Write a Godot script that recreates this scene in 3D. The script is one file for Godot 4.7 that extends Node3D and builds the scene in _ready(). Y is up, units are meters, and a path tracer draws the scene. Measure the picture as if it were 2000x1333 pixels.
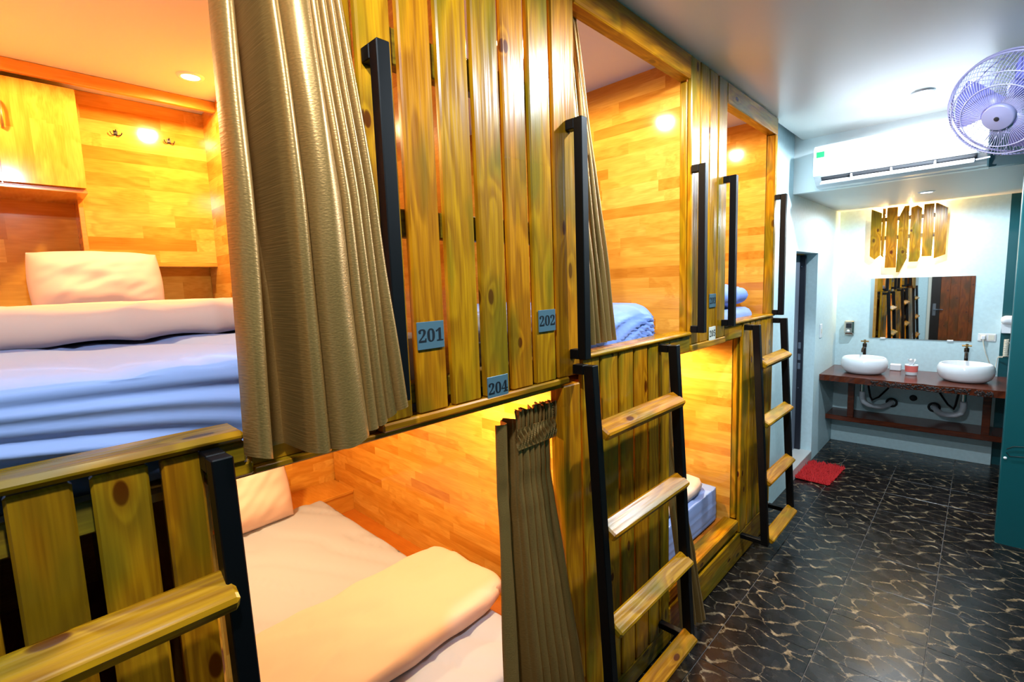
extends Node3D

const CEIL := 2.555
const BUNK_END := -3.29
const BACK_Z := -5.548
const LEFT_X := -0.08
const RIGHT_X := 1.42
const REAR_Z := 1.6
const SOFFIT_Y := 2.2
const SOFFIT_Z := -3.95

var rng := RandomNumberGenerator.new()
var used := {}
var M := {}
var slat_mats: Array = []
var stave_mats: Array = []
var stave_meshes: Array = []

# ------------------------------------------------------------------ mesh builder
class MB:
	var v := PackedVector3Array()
	var n := PackedVector3Array()
	var t := PackedVector2Array()
	var ix := PackedInt32Array()
	var xf := Transform3D.IDENTITY
	var su := 1.0
	var sv := 1.0
	var off := Vector2.ZERO
	var grain := -1

	func add(p: Vector3, nn: Vector3, uv: Vector2) -> int:
		v.append(xf * p)
		n.append((xf.basis * nn).normalized())
		t.append(uv)
		return v.size() - 1

	func tri(a: int, b: int, c: int) -> void:
		var fn := (v[b] - v[a]).cross(v[c] - v[a])
		if fn.dot(n[a] + n[b] + n[c]) > 0.0:
			ix.append(a); ix.append(c); ix.append(b)
		else:
			ix.append(a); ix.append(b); ix.append(c)

	func uvof(p: Vector3, k: int) -> Vector2:
		var g := grain if grain >= 0 else (0 if k != 0 else 2)
		if k == g:
			return Vector2(p[(g + 1) % 3] * su * 0.15, p[(g + 2) % 3] * sv) + off
		var o := 3 - k - g
		return Vector2(p[g] * su, (p[o] + p[k] * 0.7) * sv) + off

	func face(pts: Array, nn: Vector3, k: int) -> void:
		var id := []
		for p in pts:
			id.append(add(p, nn, uvof(p, k)))
		for i in range(1, pts.size() - 1):
			tri(id[0], id[i], id[i + 1])

	func box(c: Vector3, size: Vector3, bev := 0.0) -> void:
		var h := size * 0.5
		var b: float = minf(bev, minf(h.x, minf(h.y, h.z)) * 0.9)
		for k in 3:
			var l := (k + 1) % 3
			var m := (k + 2) % 3
			for s in [-1.0, 1.0]:
				var nn := Vector3.ZERO
				nn[k] = s
				var pts := []
				for q in [[-1, -1], [1, -1], [1, 1], [-1, 1]]:
					var p := Vector3.ZERO
					p[k] = s * h[k]
					p[l] = q[0] * (h[l] - b)
					p[m] = q[1] * (h[m] - b)
					pts.append(c + p)
				face(pts, nn, k)
				if b > 0.0:
					for s2 in [-1.0, 1.0]:
						var n2 := nn
						n2[l] = s2
						var e := []
						for q in [[-1, 0], [1, 0], [1, 1], [-1, 1]]:
							var p := Vector3.ZERO
							p[m] = q[0] * (h[m] - b)
							if q[1] == 0:
								p[k] = s * h[k]; p[l] = s2 * (h[l] - b)
							else:
								p[k] = s * (h[k] - b); p[l] = s2 * h[l]
							e.append(c + p)
						face(e, n2.normalized(), k)
		if b > 0.0:
			for sx in [-1.0, 1.0]:
				for sy in [-1.0, 1.0]:
					for sz in [-1.0, 1.0]:
						var a := Vector3(sx * h.x, sy * (h.y - b), sz * (h.z - b))
						var d := Vector3(sx * (h.x - b), sy * h.y, sz * (h.z - b))
						var e := Vector3(sx * (h.x - b), sy * (h.y - b), sz * h.z)
						face([c + a, c + d, c + e], Vector3(sx, sy, sz).normalized(), 0)

	# a bar of rectangular section from a to b
	func bar(a: Vector3, b: Vector3, w: float, d: float, side: Vector3, bev := 0.002) -> void:
		var keep := xf
		var y := (b - a).normalized()
		var x := (side - y * side.dot(y)).normalized()
		var z := x.cross(y)
		xf = keep * Transform3D(Basis(x, y, z), (a + b) * 0.5)
		box(Vector3.ZERO, Vector3(w, a.distance_to(b), d), bev)
		xf = keep

	func tube(pts: Array, r, sides := 10) -> void:
		var rings := []
		var prev := Vector3.ZERO
		for i in pts.size():
			var p: Vector3 = pts[i]
			var d: Vector3
			if i == 0:
				d = pts[1] - p
			elif i == pts.size() - 1:
				d = p - pts[i - 1]
			else:
				d = (pts[i + 1] - p).normalized() + (p - pts[i - 1]).normalized()
			d = d.normalized()
			if prev == Vector3.ZERO:
				prev = Vector3.UP if absf(d.y) < 0.9 else Vector3.RIGHT
			var a := (prev - d * prev.dot(d)).normalized()
			prev = a
			var b := d.cross(a)
			var rr: float = r[i] if r is Array else r
			var ring := []
			for k in sides + 1:
				var ang := TAU * k / sides
				var nn := a * cos(ang) + b * sin(ang)
				ring.append(add(p + nn * rr, nn, Vector2(float(k) / sides, float(i))))
			rings.append(ring)
		for i in rings.size() - 1:
			for k in sides:
				tri(rings[i][k], rings[i + 1][k], rings[i + 1][k + 1])
				tri(rings[i][k], rings[i + 1][k + 1], rings[i][k + 1])
		for e in [0, pts.size() - 1]:
			var dd: Vector3 = (pts[0] - pts[1]) if e == 0 else (pts[e] - pts[e - 1])
			dd = dd.normalized()
			var inv := xf.affine_inverse()
			var cc := add(pts[e], dd, Vector2.ZERO)
			var last := -1
			for k in sides + 1:
				var q := add(inv * v[rings[e][k]], dd, Vector2.ZERO)
				if last >= 0:
					tri(cc, last, q)
				last = q

	# profile: array of Vector2(radius, height), turned about the y axis at c
	func lathe(prof: Array, c: Vector3, sides := 32, sx := 1.0, sz := 1.0) -> void:
		var rings := []
		for i in prof.size():
			var a: Vector2 = prof[maxi(i - 1, 0)]
			var b: Vector2 = prof[mini(i + 1, prof.size() - 1)]
			var d := (b - a).normalized()
			var ring := []
			for k in sides + 1:
				var ang := TAU * k / sides
				var nn := Vector3(cos(ang) * d.y / sx, -d.x, sin(ang) * d.y / sz)
				if nn.length() < 0.001:
					nn = Vector3.UP
				ring.append(add(c + Vector3(cos(ang) * prof[i].x * sx, prof[i].y, sin(ang) * prof[i].x * sz), nn, Vector2(float(k) / sides * 2.0, prof[i].y * 3.0)))
			rings.append(ring)
		for i in rings.size() - 1:
			for k in sides:
				tri(rings[i][k], rings[i + 1][k], rings[i + 1][k + 1])
				tri(rings[i][k], rings[i + 1][k + 1], rings[i][k + 1])

	# polygon in the xy plane, from z0 to z1
	func prism(poly: PackedVector2Array, z0: float, z1: float) -> void:
		var tr := Geometry2D.triangulate_polygon(poly)
		for s in [[z1, 1.0], [z0, -1.0]]:
			var nn := Vector3(0, 0, s[1])
			var id := []
			for p in poly:
				id.append(add(Vector3(p.x, p.y, s[0]), nn, Vector2(p.y * su, p.x * sv) + off))
			for i in range(0, tr.size(), 3):
				tri(id[tr[i]], id[tr[i + 1]], id[tr[i + 2]])
		var ccw := not Geometry2D.is_polygon_clockwise(poly)
		for i in poly.size():
			var a := poly[i]
			var b := poly[(i + 1) % poly.size()]
			var d := (b - a).normalized()
			var nn := Vector3(d.y, -d.x, 0) * (1.0 if ccw else -1.0)
			var q := []
			for e in [[a, z0], [b, z0], [b, z1], [a, z1]]:
				q.append(add(Vector3(e[0].x, e[0].y, e[1]), nn, Vector2(e[0].y * su, (e[0].x + e[1]) * sv) + off))
			tri(q[0], q[1], q[2])
			tri(q[0], q[2], q[3])

	# sheet of cloth: f(u, w) gives a point; it gets a thickness and closed rims
	func sheet(f: Callable, nu: int, nw: int, thick: float, uvs := Vector2.ONE) -> void:
		var P := []
		for i in nu + 1:
			var col := PackedVector3Array()
			for j in nw + 1:
				col.append(f.call(float(i) / nu, float(j) / nw))
			P.append(col)
		var N := []
		for i in nu + 1:
			var col := PackedVector3Array()
			for j in nw + 1:
				var du: Vector3 = P[mini(i + 1, nu)][j] - P[maxi(i - 1, 0)][j]
				var dw: Vector3 = P[i][mini(j + 1, nw)] - P[i][maxi(j - 1, 0)]
				col.append(dw.cross(du).normalized())
			N.append(col)
		var ids := [[], []]
		for s in 2:
			var sg := 1.0 if s == 0 else -1.0
			for i in nu + 1:
				var col := []
				for j in nw + 1:
					col.append(add(P[i][j] + N[i][j] * sg * thick * 0.5, N[i][j] * sg, Vector2(float(i) / nu * uvs.x, float(j) / nw * uvs.y)))
				ids[s].append(col)
			for i in nu:
				for j in nw:
					tri(ids[s][i][j], ids[s][i + 1][j], ids[s][i + 1][j + 1])
					tri(ids[s][i][j], ids[s][i + 1][j + 1], ids[s][i][j + 1])
		for i in nu:
			for j in [0, nw]:
				rim(ids[0][i][j], ids[0][i + 1][j], ids[1][i + 1][j], ids[1][i][j])
		for j in nw:
			for i in [0, nu]:
				rim(ids[0][i][j], ids[0][i][j + 1], ids[1][i][j + 1], ids[1][i][j])

	func rim(a: int, b: int, c: int, d: int) -> void:
		var nn := (v[b] - v[a]).cross(v[d] - v[a]).normalized()
		var keep := xf
		xf = Transform3D.IDENTITY
		var q := []
		for i in [a, b, c, d]:
			q.append(add(v[i], nn, t[i]))
		xf = keep
		tri(q[0], q[1], q[2])
		tri(q[0], q[2], q[3])

	# rounded box of many cells whose surface moves by disp(point, normal)
	func soft_box(size: Vector3, r: float, cells, disp: Callable) -> void:
		var h := size * 0.5
		var cell: Vector3 = cells if cells is Vector3 else Vector3.ONE * cells
		var ids := {}
		var first := v.size()
		var tris := []
		for k in 3:
			var l := (k + 1) % 3
			var m := (k + 2) % 3
			var nl := maxi(2, int(ceil(size[l] / cell[l])))
			var nm := maxi(2, int(ceil(size[m] / cell[m])))
			for s in [-1.0, 1.0]:
				var g := []
				for i in nl + 1:
					var row := []
					for j in nm + 1:
						var p := Vector3.ZERO
						p[k] = s * h[k]
						p[l] = h[l] * (2.0 * i / nl - 1.0)
						p[m] = h[m] * (2.0 * j / nm - 1.0)
						var key := Vector3i((p * 20000.0).round())
						if not ids.has(key):
							var inner := Vector3(clampf(p.x, -h.x + r, h.x - r), clampf(p.y, -h.y + r, h.y - r), clampf(p.z, -h.z + r, h.z - r))
							var nn := (p - inner).normalized()
							var q: Vector3 = disp.call(inner + nn * r, nn)
							ids[key] = add(q, nn, Vector2(p.x + p.y * 0.5, p.z + p.y * 0.5))
						row.append(ids[key])
					g.append(row)
				for i in nl:
					for j in nm:
						tris.append([g[i][j], g[i + 1][j], g[i + 1][j + 1]])
						tris.append([g[i][j], g[i + 1][j + 1], g[i][j + 1]])
		for q in tris:
			tri(q[0], q[1], q[2])
		var acc := PackedVector3Array()
		acc.resize(v.size())
		for q in tris:
			var fn := (v[q[1]] - v[q[0]]).cross(v[q[2]] - v[q[0]])
			if fn.dot(n[q[0]] + n[q[1]] + n[q[2]]) < 0.0:
				fn = -fn
			for i in q:
				acc[i] += fn
		for i in range(first, v.size()):
			if acc[i].length() > 0.0:
				n[i] = acc[i].normalized()

	func mesh() -> ArrayMesh:
		var a := []
		a.resize(Mesh.ARRAY_MAX)
		a[Mesh.ARRAY_VERTEX] = v
		a[Mesh.ARRAY_NORMAL] = n
		a[Mesh.ARRAY_TEX_UV] = t
		a[Mesh.ARRAY_INDEX] = ix
		var am := ArrayMesh.new()
		am.add_surface_from_arrays(Mesh.PRIMITIVE_TRIANGLES, a)
		return am

# ------------------------------------------------------------------ nodes
func numbered(called: String) -> String:
	if not used.has(called):
		used[called] = 0
		return called
	used[called] += 1
	return "%s_%03d" % [called, used[called]]

func tag(o: Node3D, label: String, category: String, group := "", kind := "") -> Node3D:
	o.set_meta("label", label)
	o.set_meta("category", category)
	if group != "":
		o.set_meta("group", group)
	if kind != "":
		o.set_meta("kind", kind)
	return o

func thing(called: String, label: String, category: String, at := Vector3.ZERO, group := "", kind := "") -> Node3D:
	var o := Node3D.new()
	o.name = numbered(called)
	add_child(o)
	o.position = at
	return tag(o, label, category, group, kind)

func part(called: String, mesh, mat: Material, parent: Node, at := Vector3.ZERO) -> MeshInstance3D:
	var o := MeshInstance3D.new()
	o.name = called
	o.mesh = mesh.mesh() if mesh is MB else mesh
	o.material_override = mat
	o.cast_shadow = GeometryInstance3D.SHADOW_CASTING_SETTING_ON
	parent.add_child(o, true)
	o.position = at
	return o

func single(called: String, mesh, mat: Material, label: String, category: String, at := Vector3.ZERO, group := "", kind := "") -> MeshInstance3D:
	var o := part(numbered(called), mesh, mat, self, at)
	tag(o, label, category, group, kind)
	return o

func bx(lo: Vector3, hi: Vector3, bev := 0.0) -> MB:
	var m := MB.new()
	m.box((lo + hi) * 0.5, (hi - lo).abs(), bev)
	return m

# ------------------------------------------------------------------ textures and materials
func noise_bytes(w: int, h: int, freq: float, seed_: int, oct := 3, to_w := 0, to_h := 0, type := FastNoiseLite.TYPE_SIMPLEX_SMOOTH) -> PackedByteArray:
	var f := FastNoiseLite.new()
	f.seed = seed_
	f.noise_type = type
	f.frequency = freq
	f.fractal_octaves = oct
	var im := f.get_seamless_image(w, h)
	if to_w > 0:
		im.resize(to_w, to_h, Image.INTERPOLATE_CUBIC)
	im.convert(Image.FORMAT_L8)
	return im.get_data()

func tex(im: Image) -> ImageTexture:
	im.generate_mipmaps()
	return ImageTexture.create_from_image(im)

# boards: the grain runs along u
func wood_image(w: int, h: int, seed_: int, light: Color, dark: Color, stain: Color, rings: float, knots: int, stain_amount: float) -> Image:
	var warp := noise_bytes(64, 128, 0.03, seed_, 3, w, h)
	var fine := noise_bytes(64, 512, 0.13, seed_ + 1, 3, w, h)
	var patch := noise_bytes(64, 64, 0.05, seed_ + 2, 3, w, h)
	var r := RandomNumberGenerator.new()
	r.seed = seed_
	var ks := []
	for i in knots:
		ks.append([r.randf() * w, r.randf() * h, r.randf_range(9, 15) * w / 1024.0, r.randf_range(7, 11) * h / 512.0])
	var out := PackedByteArray()
	out.resize(w * h * 3)
	var lr := [light.r, light.g, light.b]
	var dr := [dark.r, dark.g, dark.b]
	var sr := [stain.r, stain.g, stain.b]
	var o := 0
	for j in h:
		for i in w:
			var q := j * w + i
			var wp := warp[q] / 255.0
			var c := float(j) / h * rings + wp * rings * 0.45
			var kd := 0.0
			for k in ks:
				var dx: float = absf(i - k[0])
				var dy: float = absf(j - k[1])
				if dx < k[2] * 5.0 and dy < k[3] * 4.0:
					var e: float = (dx * dx) / (k[2] * k[2]) + (dy * dy) / (k[3] * k[3])
					c += 1.3 * exp(-e * 0.22)
					if e < 1.6:
						kd = maxf(kd, clampf((1.6 - e) * 1.2, 0.0, 1.0))
			var fr: float = c - floorf(c)
			var ring := smoothstep(0.0, 0.72, fr) * (1.0 - smoothstep(0.72, 1.0, fr)) * 0.8
			var g := clampf(ring * 0.42 + (fine[q] / 255.0) * 0.5 - 0.06, 0.0, 1.0)
			g = maxf(g, kd * 1.35)
			var st := clampf((patch[q] / 255.0 - 0.5) * 3.0, 0.0, 1.0) * stain_amount
			for ch in 3:
				var val: float = lerpf(lr[ch], dr[ch], g)
				val = lerpf(val, sr[ch], st)
				out[o] = int(clampf(val, 0.0, 1.0) * 255.0)
				o += 1
	return Image.create_from_data(w, h, false, Image.FORMAT_RGB8, out)

func marble_image(s: int) -> Image:
	var f := FastNoiseLite.new()
	f.seed = 11
	f.noise_type = FastNoiseLite.TYPE_CELLULAR
	f.cellular_return_type = FastNoiseLite.RETURN_DISTANCE2_SUB
	f.cellular_distance_function = FastNoiseLite.DISTANCE_EUCLIDEAN
	f.frequency = 0.0075
	f.fractal_type = FastNoiseLite.FRACTAL_NONE
	f.domain_warp_enabled = true
	f.domain_warp_amplitude = 42.0
	f.domain_warp_frequency = 0.012
	f.domain_warp_fractal_octaves = 3
	var f2 := FastNoiseLite.new()
	f2.seed = 31
	f2.noise_type = FastNoiseLite.TYPE_CELLULAR
	f2.cellular_return_type = FastNoiseLite.RETURN_DISTANCE2_SUB
	f2.frequency = 0.019
	f2.fractal_type = FastNoiseLite.FRACTAL_NONE
	f2.domain_warp_enabled = true
	f2.domain_warp_amplitude = 30.0
	f2.domain_warp_frequency = 0.02
	var width := noise_bytes(s, s, 0.009, 5, 2)
	var cloud := noise_bytes(s, s, 0.012, 7, 4)
	var out := PackedByteArray()
	out.resize(s * s * 3)
	var o := 0
	for j in s:
		for i in s:
			var q := j * s + i
			var a := f.get_noise_2d(i * 0.85, j * 1.2) + 1.0
			var b := f2.get_noise_2d(i * 0.85, j * 1.2) + 1.0
			var wd := width[q] / 255.0
			var wd2 := clampf((wd - 0.3) * 2.2, 0.0, 1.0)
			var line := clampf((1.0 - a / 0.05) * 1.6, 0.0, 1.0) * (0.38 + 0.5 * wd2)
			var blot := clampf((1.0 - a / (0.02 + 0.15 * wd2 * wd2)) * 2.0, 0.0, 1.0)
			var v2 := clampf(1.0 - b / 0.06, 0.0, 1.0) * wd2 * 0.4
			var ve := clampf(maxf(maxf(line, blot * 0.9), v2), 0.0, 1.0)
			var cl := cloud[q] / 255.0
			var base := Color(0.05, 0.042, 0.042).lerp(Color(0.13, 0.11, 0.11), clampf((cl - 0.35) * 1.6, 0, 1))
			var gold := Color(0.52, 0.43, 0.30).lerp(Color(0.70, 0.61, 0.48), cl)
			var c := base.lerp(gold, ve * (0.5 + 0.5 * cl))
			out[o] = int(c.r * 255.0)
			out[o + 1] = int(c.g * 255.0)
			out[o + 2] = int(c.b * 255.0)
			o += 3
	return Image.create_from_data(s, s, false, Image.FORMAT_RGB8, out)

func grey_tex(w: int, h: int, nw: int, nh: int, freq: float, seed_: int, lo: float, hi: float, oct := 3) -> ImageTexture:
	var b := noise_bytes(nw, nh, freq, seed_, oct, w, h)
	var out := PackedByteArray()
	out.resize(w * h * 3)
	for i in w * h:
		var val := int(lerpf(lo, hi, b[i] / 255.0) * 255.0)
		out[i * 3] = val
		out[i * 3 + 1] = val
		out[i * 3 + 2] = val
	return tex(Image.create_from_data(w, h, false, Image.FORMAT_RGB8, out))

func normal_tex(w: int, h: int, nw: int, nh: int, freq: float, seed_: int, strength: float, oct := 3) -> ImageTexture:
	var b := noise_bytes(nw, nh, freq, seed_, oct, w, h)
	var im := Image.create_from_data(w, h, false, Image.FORMAT_L8, b)
	im.bump_map_to_normal_map(strength)
	return tex(im)

func mat(c: Color, rough: float, metal := 0.0) -> StandardMaterial3D:
	var m := StandardMaterial3D.new()
	m.albedo_color = c
	m.roughness = rough
	m.metallic = metal
	return m

func glow(c: Color, e: float) -> StandardMaterial3D:
	var m := mat(Color(0.9, 0.9, 0.9), 0.5)
	m.emission_enabled = true
	m.emission = c
	m.emission_energy_multiplier = e
	return m

func make_materials() -> void:
	var pine := tex(wood_image(1024, 512, 3, Color(0.78, 0.55, 0.07), Color(0.46, 0.26, 0.02), Color(0.40, 0.36, 0.07), 6.0, 9, 0.6))
	var wobble := normal_tex(512, 256, 32, 256, 0.09, 77, 2.0)
	for i in 5:
		var m := mat([Color(1, 1, 1), Color(0.94, 0.95, 0.9), Color(1.0, 0.93, 0.85), Color(0.9, 0.92, 0.88), Color(0.97, 0.98, 0.8)][i], 0.26)
		m.albedo_texture = pine
		m.uv1_offset = Vector3(i * 0.37, i * 0.21, 0)
		m.metallic_specular = 0.32
		m.normal_enabled = true
		m.normal_texture = wobble
		m.normal_scale = 0.18
		slat_mats.append(m)
	M.batten = mat(Color(0.74, 0.84, 0.62), 0.5)
	M.batten.albedo_texture = pine
	var rub := tex(wood_image(512, 256, 21, Color(1.0, 0.95, 0.88), Color(0.84, 0.70, 0.52), Color(0.94, 0.85, 0.72), 3.0, 0, 0.4))
	M.rub = rub
	var tones := [Color(0.88, 0.685, 0.32), Color(0.87, 0.665, 0.29), Color(0.91, 0.73, 0.37), Color(0.79, 0.56, 0.215), Color(0.88, 0.685, 0.31), Color(0.89, 0.705, 0.34), Color(0.84, 0.625, 0.265)]
	for i in tones.size():
		var m := mat(tones[i], 0.1)
		m.metallic_specular = 0.4
		m.albedo_texture = rub
		m.uv1_offset = Vector3(i * 0.29, i * 0.17, 0)
		stave_mats.append(m)
	M.podwood = mat(Color(0.87, 0.65, 0.28), 0.2)
	M.podwood.albedo_texture = rub
	M.podfloor = mat(Color(0.80, 0.50, 0.18), 0.3)
	M.podfloor.albedo_texture = rub
	M.black = mat(Color(0.02, 0.022, 0.03), 0.45)
	M.black.metallic_specular = 0.3
	M.ceiling = mat(Color(0.85, 0.84, 0.82), 0.3)
	M.pod_ceiling = mat(Color(0.85, 0.84, 0.82), 0.45)
	M.soffit = mat(Color(0.85, 0.84, 0.82), 0.5)
	var plaster := grey_tex(512, 512, 512, 512, 0.05, 41, 0.95, 1.0, 4)
	M.wall = mat(Color(0.80, 0.90, 0.925), 0.42)
	M.wall.albedo_texture = plaster
	M.wall.uv1_triplanar = true
	M.wall.uv1_world_triplanar = true
	M.white_wall = mat(Color(0.92, 0.95, 0.955), 0.4)
	M.teal = mat(Color(0.012, 0.31, 0.34), 0.35)
	var marble := tex(marble_image(1024))
	M.tile = mat(Color(1, 1, 1), 0.16)
	M.tile.albedo_texture = marble
	M.tile.roughness_texture = grey_tex(256, 256, 256, 256, 0.03, 51, 0.55, 1.0, 4)
	M.tile.roughness = 0.34
	M.tile.metallic_specular = 0.42
	M.grout = mat(Color(0.36, 0.34, 0.33), 0.8)
	var crinkle := normal_tex(512, 512, 96, 512, 0.16, 61, 3.0, 3)
	M.curtain = mat(Color(0.69, 0.515, 0.275), 0.38, 0.62)
	M.curtain.clearcoat_enabled = true
	M.curtain.clearcoat = 0.3
	M.curtain.clearcoat_roughness = 0.34
	M.curtain.normal_enabled = true
	M.curtain.normal_texture = crinkle
	M.curtain.normal_scale = 0.16
	M.curtain.albedo_texture = grey_tex(512, 512, 128, 512, 0.2, 63, 0.86, 1.0, 3)
	M.curtain.backlight_enabled = true
	M.curtain.backlight = Color(0.16, 0.09, 0.03)
	M.sheet = mat(Color(0.53, 0.61, 0.81), 0.7)
	M.sheet.rim_enabled = true
	M.sheet.rim = 0.2
	M.sheet_pale = mat(Color(0.69, 0.70, 0.76), 0.7)
	M.duvet = mat(Color(0.84, 0.72, 0.66), 0.75)
	M.duvet_blue = mat(Color(0.45, 0.56, 0.84), 0.7)
	M.pillow = mat(Color(0.82, 0.70, 0.65), 0.75)
	M.plate = mat(Color(0.33, 0.44, 0.49), 0.35, 0.2)
	M.ink = mat(Color(0.03, 0.05, 0.09), 0.5)
	M.white_plastic = mat(Color(0.90, 0.91, 0.93), 0.3)
	M.dark_plastic = mat(Color(0.10, 0.11, 0.14), 0.5)
	M.grey_plastic = mat(Color(0.52, 0.53, 0.58), 0.5)
	M.porcelain = mat(Color(0.93, 0.94, 0.96), 0.12)
	M.pvc = mat(Color(0.80, 0.81, 0.84), 0.4)
	M.rubber = mat(Color(0.04, 0.05, 0.07), 0.5)
	M.chrome = mat(Color(0.85, 0.82, 0.78), 0.15, 1.0)
	M.bronze = mat(Color(0.16, 0.11, 0.07), 0.35, 0.6)
	M.brass = mat(Color(0.62, 0.50, 0.30), 0.3, 0.8)
	M.mirror = mat(Color(0.93, 0.95, 0.95), 0.015, 1.0)
	var dark_wood := tex(wood_image(512, 256, 87, Color(0.42, 0.18, 0.085), Color(0.18, 0.07, 0.035), Color(0.32, 0.13, 0.06), 6.0, 2, 0.5))
	M.counter = mat(Color(1, 1, 1), 0.22)
	M.counter.albedo_texture = dark_wood
	M.door_wood = mat(Color(0.78, 0.56, 0.42), 0.4)
	M.door_wood.albedo_texture = pine
	M.door_dark = mat(Color(0.16, 0.12, 0.12), 0.4)
	M.door_dark.albedo_texture = pine
	M.bark = mat(Color(0.12, 0.06, 0.04), 0.55)
	M.red = mat(Color(0.66, 0.01, 0.03), 0.85)
	M.steel_dark = mat(Color(0.17, 0.18, 0.22), 0.35, 0.4)
	M.steel = mat(Color(0.60, 0.63, 0.68), 0.25, 0.8)
	M.door_grey = mat(Color(0.52, 0.56, 0.62), 0.25, 0.3)
	M.stone = mat(Color(0.88, 0.88, 0.87), 0.3)
	M.stone.albedo_texture = grey_tex(256, 256, 256, 256, 0.2, 91, 0.6, 1.0, 3)
	M.stone.uv1_triplanar = true
	M.stone.uv1_scale = Vector3(4, 4, 4)
	M.fan_wire = mat(Color(0.58, 0.58, 0.74), 0.35)
	M.fan_blade = mat(Color(0.44, 0.45, 0.74), 0.3)
	M.fan_body = mat(Color(0.50, 0.51, 0.66), 0.35)
	M.sticker = mat(Color(0.10, 0.68, 0.35), 0.5)
	M.pink = mat(Color(0.93, 0.45, 0.42), 0.5)
	M.cream = mat(Color(0.88, 0.86, 0.80), 0.5)
	M.lamp_warm = glow(Color(1.0, 0.86, 0.62), 14.0)
	M.lamp_cool = glow(Color(0.93, 0.97, 1.0), 14.0)
	M.led = glow(Color(1.0, 0.78, 0.48), 16.0)

# ------------------------------------------------------------------ light fittings
func downlight(at: Vector3, cool: bool, energy: float, label: String, group: String, angle := 78.0) -> void:
	var t := thing("downlight", label, "light", at, group)
	var ring := MB.new()
	ring.lathe([Vector2(0.034, -0.004), Vector2(0.038, -0.007), Vector2(0.048, -0.006), Vector2(0.052, 0.0)], Vector3.ZERO, 32)
	part("trim_ring", ring, M.white_plastic, t)
	var disc := MB.new()
	disc.lathe([Vector2(0.0, -0.0045), Vector2(0.035, -0.0045), Vector2(0.035, 0.0)], Vector3.ZERO, 28)
	part("lamp_lens", disc, M.lamp_cool if cool else M.lamp_warm, t)
	var l := SpotLight3D.new()
	l.name = "light"
	l.light_color = Color(0.90, 0.96, 1.0) if cool else Color(1.0, 0.875, 0.63)
	l.light_energy = energy
	l.light_size = 0.035
	l.spot_angle = minf(angle + 11.0, 89.0)
	l.spot_angle_attenuation = 0.25
	l.spot_range = 12.0
	l.spot_attenuation = 2.0
	l.shadow_enabled = true
	t.add_child(l)
	l.position = Vector3(0, -0.02, 0)
	l.rotation_degrees = Vector3(-90, 0, 0)

# ------------------------------------------------------------------ boards, staves, slats
func slat(parent: Node, called: String, lo: Vector3, hi: Vector3, grain: int, bev := 0.004) -> MeshInstance3D:
	var m := MB.new()
	m.grain = grain
	m.su = 0.62
	m.sv = 2.0
	m.off = Vector2(rng.randf(), rng.randf())
	m.box(Vector3.ZERO, (hi - lo).abs(), bev)
	return part(called, m, slat_mats[rng.randi() % slat_mats.size()], parent, (lo + hi) * 0.5)

func make_stave_meshes() -> void:
	for i in 6:
		var m := MB.new()
		m.grain = 0
		m.su = 1.0
		m.sv = 2.2
		m.off = Vector2(rng.randf(), rng.randf())
		m.box(Vector3.ZERO, Vector3(0.4, 0.048, 0.012), 0.0)
		stave_meshes.append(m.mesh())

# finger-jointed board: rows of staves of uneven length. origin is a corner, u along the staves, w across, n out of the board
func staves(parent: Node, origin: Vector3, u: Vector3, w: Vector3, lu: float, lw: float, row := 0.048) -> void:
	var n := u.cross(w)
	var rows := maxi(1, int(round(lw / row)))
	var rh := lw / rows
	for r in rows:
		var x := -rng.randf() * 0.3
		while x < lu - 0.001:
			var ln := rng.randf_range(0.2, 0.52)
			var a := maxf(x, 0.0)
			var b := minf(x + ln, lu)
			if lu - b < 0.05:
				b = lu
			if b - a > 0.02:
				var o := MeshInstance3D.new()
				o.name = "stave"
				o.mesh = stave_meshes[rng.randi() % stave_meshes.size()]
				o.material_override = stave_mats[rng.randi() % stave_mats.size()]
				parent.add_child(o, true)
				var proud := rng.randf() * 0.0004
				o.transform = Transform3D(Basis(u * ((b - a) / 0.4), w * (rh / 0.048), n), origin + u * (a + b) * 0.5 + w * (r + 0.5) * rh - n * (0.006 - proud))
			x = b if b == lu else x + ln

func slat_panel(called: String, label: String, edges: Array, y0: float, y1: float, battens: Array) -> Node3D:
	var z0: float = edges[0][0]
	var z1: float = edges[edges.size() - 1][1]
	var t := thing(called, label, "slat panel", Vector3(0, y0, (z0 + z1) * 0.5), "slatted bunk fronts")
	for e in edges:
		slat(t, "slat", Vector3(-0.02, 0, e[1] - t.position.z), Vector3(rng.randf() * 0.0015, y1 - y0, e[0] - t.position.z), 1)
	for b in battens:
		var m := MB.new()
		m.grain = 2
		m.su = 0.6
		m.sv = 2.0
		m.box(Vector3.ZERO, Vector3(0.036, b[1] - b[0], absf(z1 - z0) - 0.15), 0.003)
		part("batten", m, M.batten, t, Vector3(-0.0385, (b[0] + b[1]) * 0.5 - y0, 0))
	return t

func grab_handle(z: float, label: String) -> void:
	var t := thing("grab_handle", label, "handle", Vector3(0, 1.385, z), "black steel grab handles")
	var m := MB.new()
	m.box(Vector3(0.047, 0.36, 0), Vector3(0.03, 0.72, 0.03), 0.002)
	part("grip_bar", m, M.black, t)
	for y in [0.015, 0.705]:
		var s := MB.new()
		s.box(Vector3(0.0165, y, 0), Vector3(0.031, 0.03, 0.03), 0.002)
		part("bracket", s, M.black, t)

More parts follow.
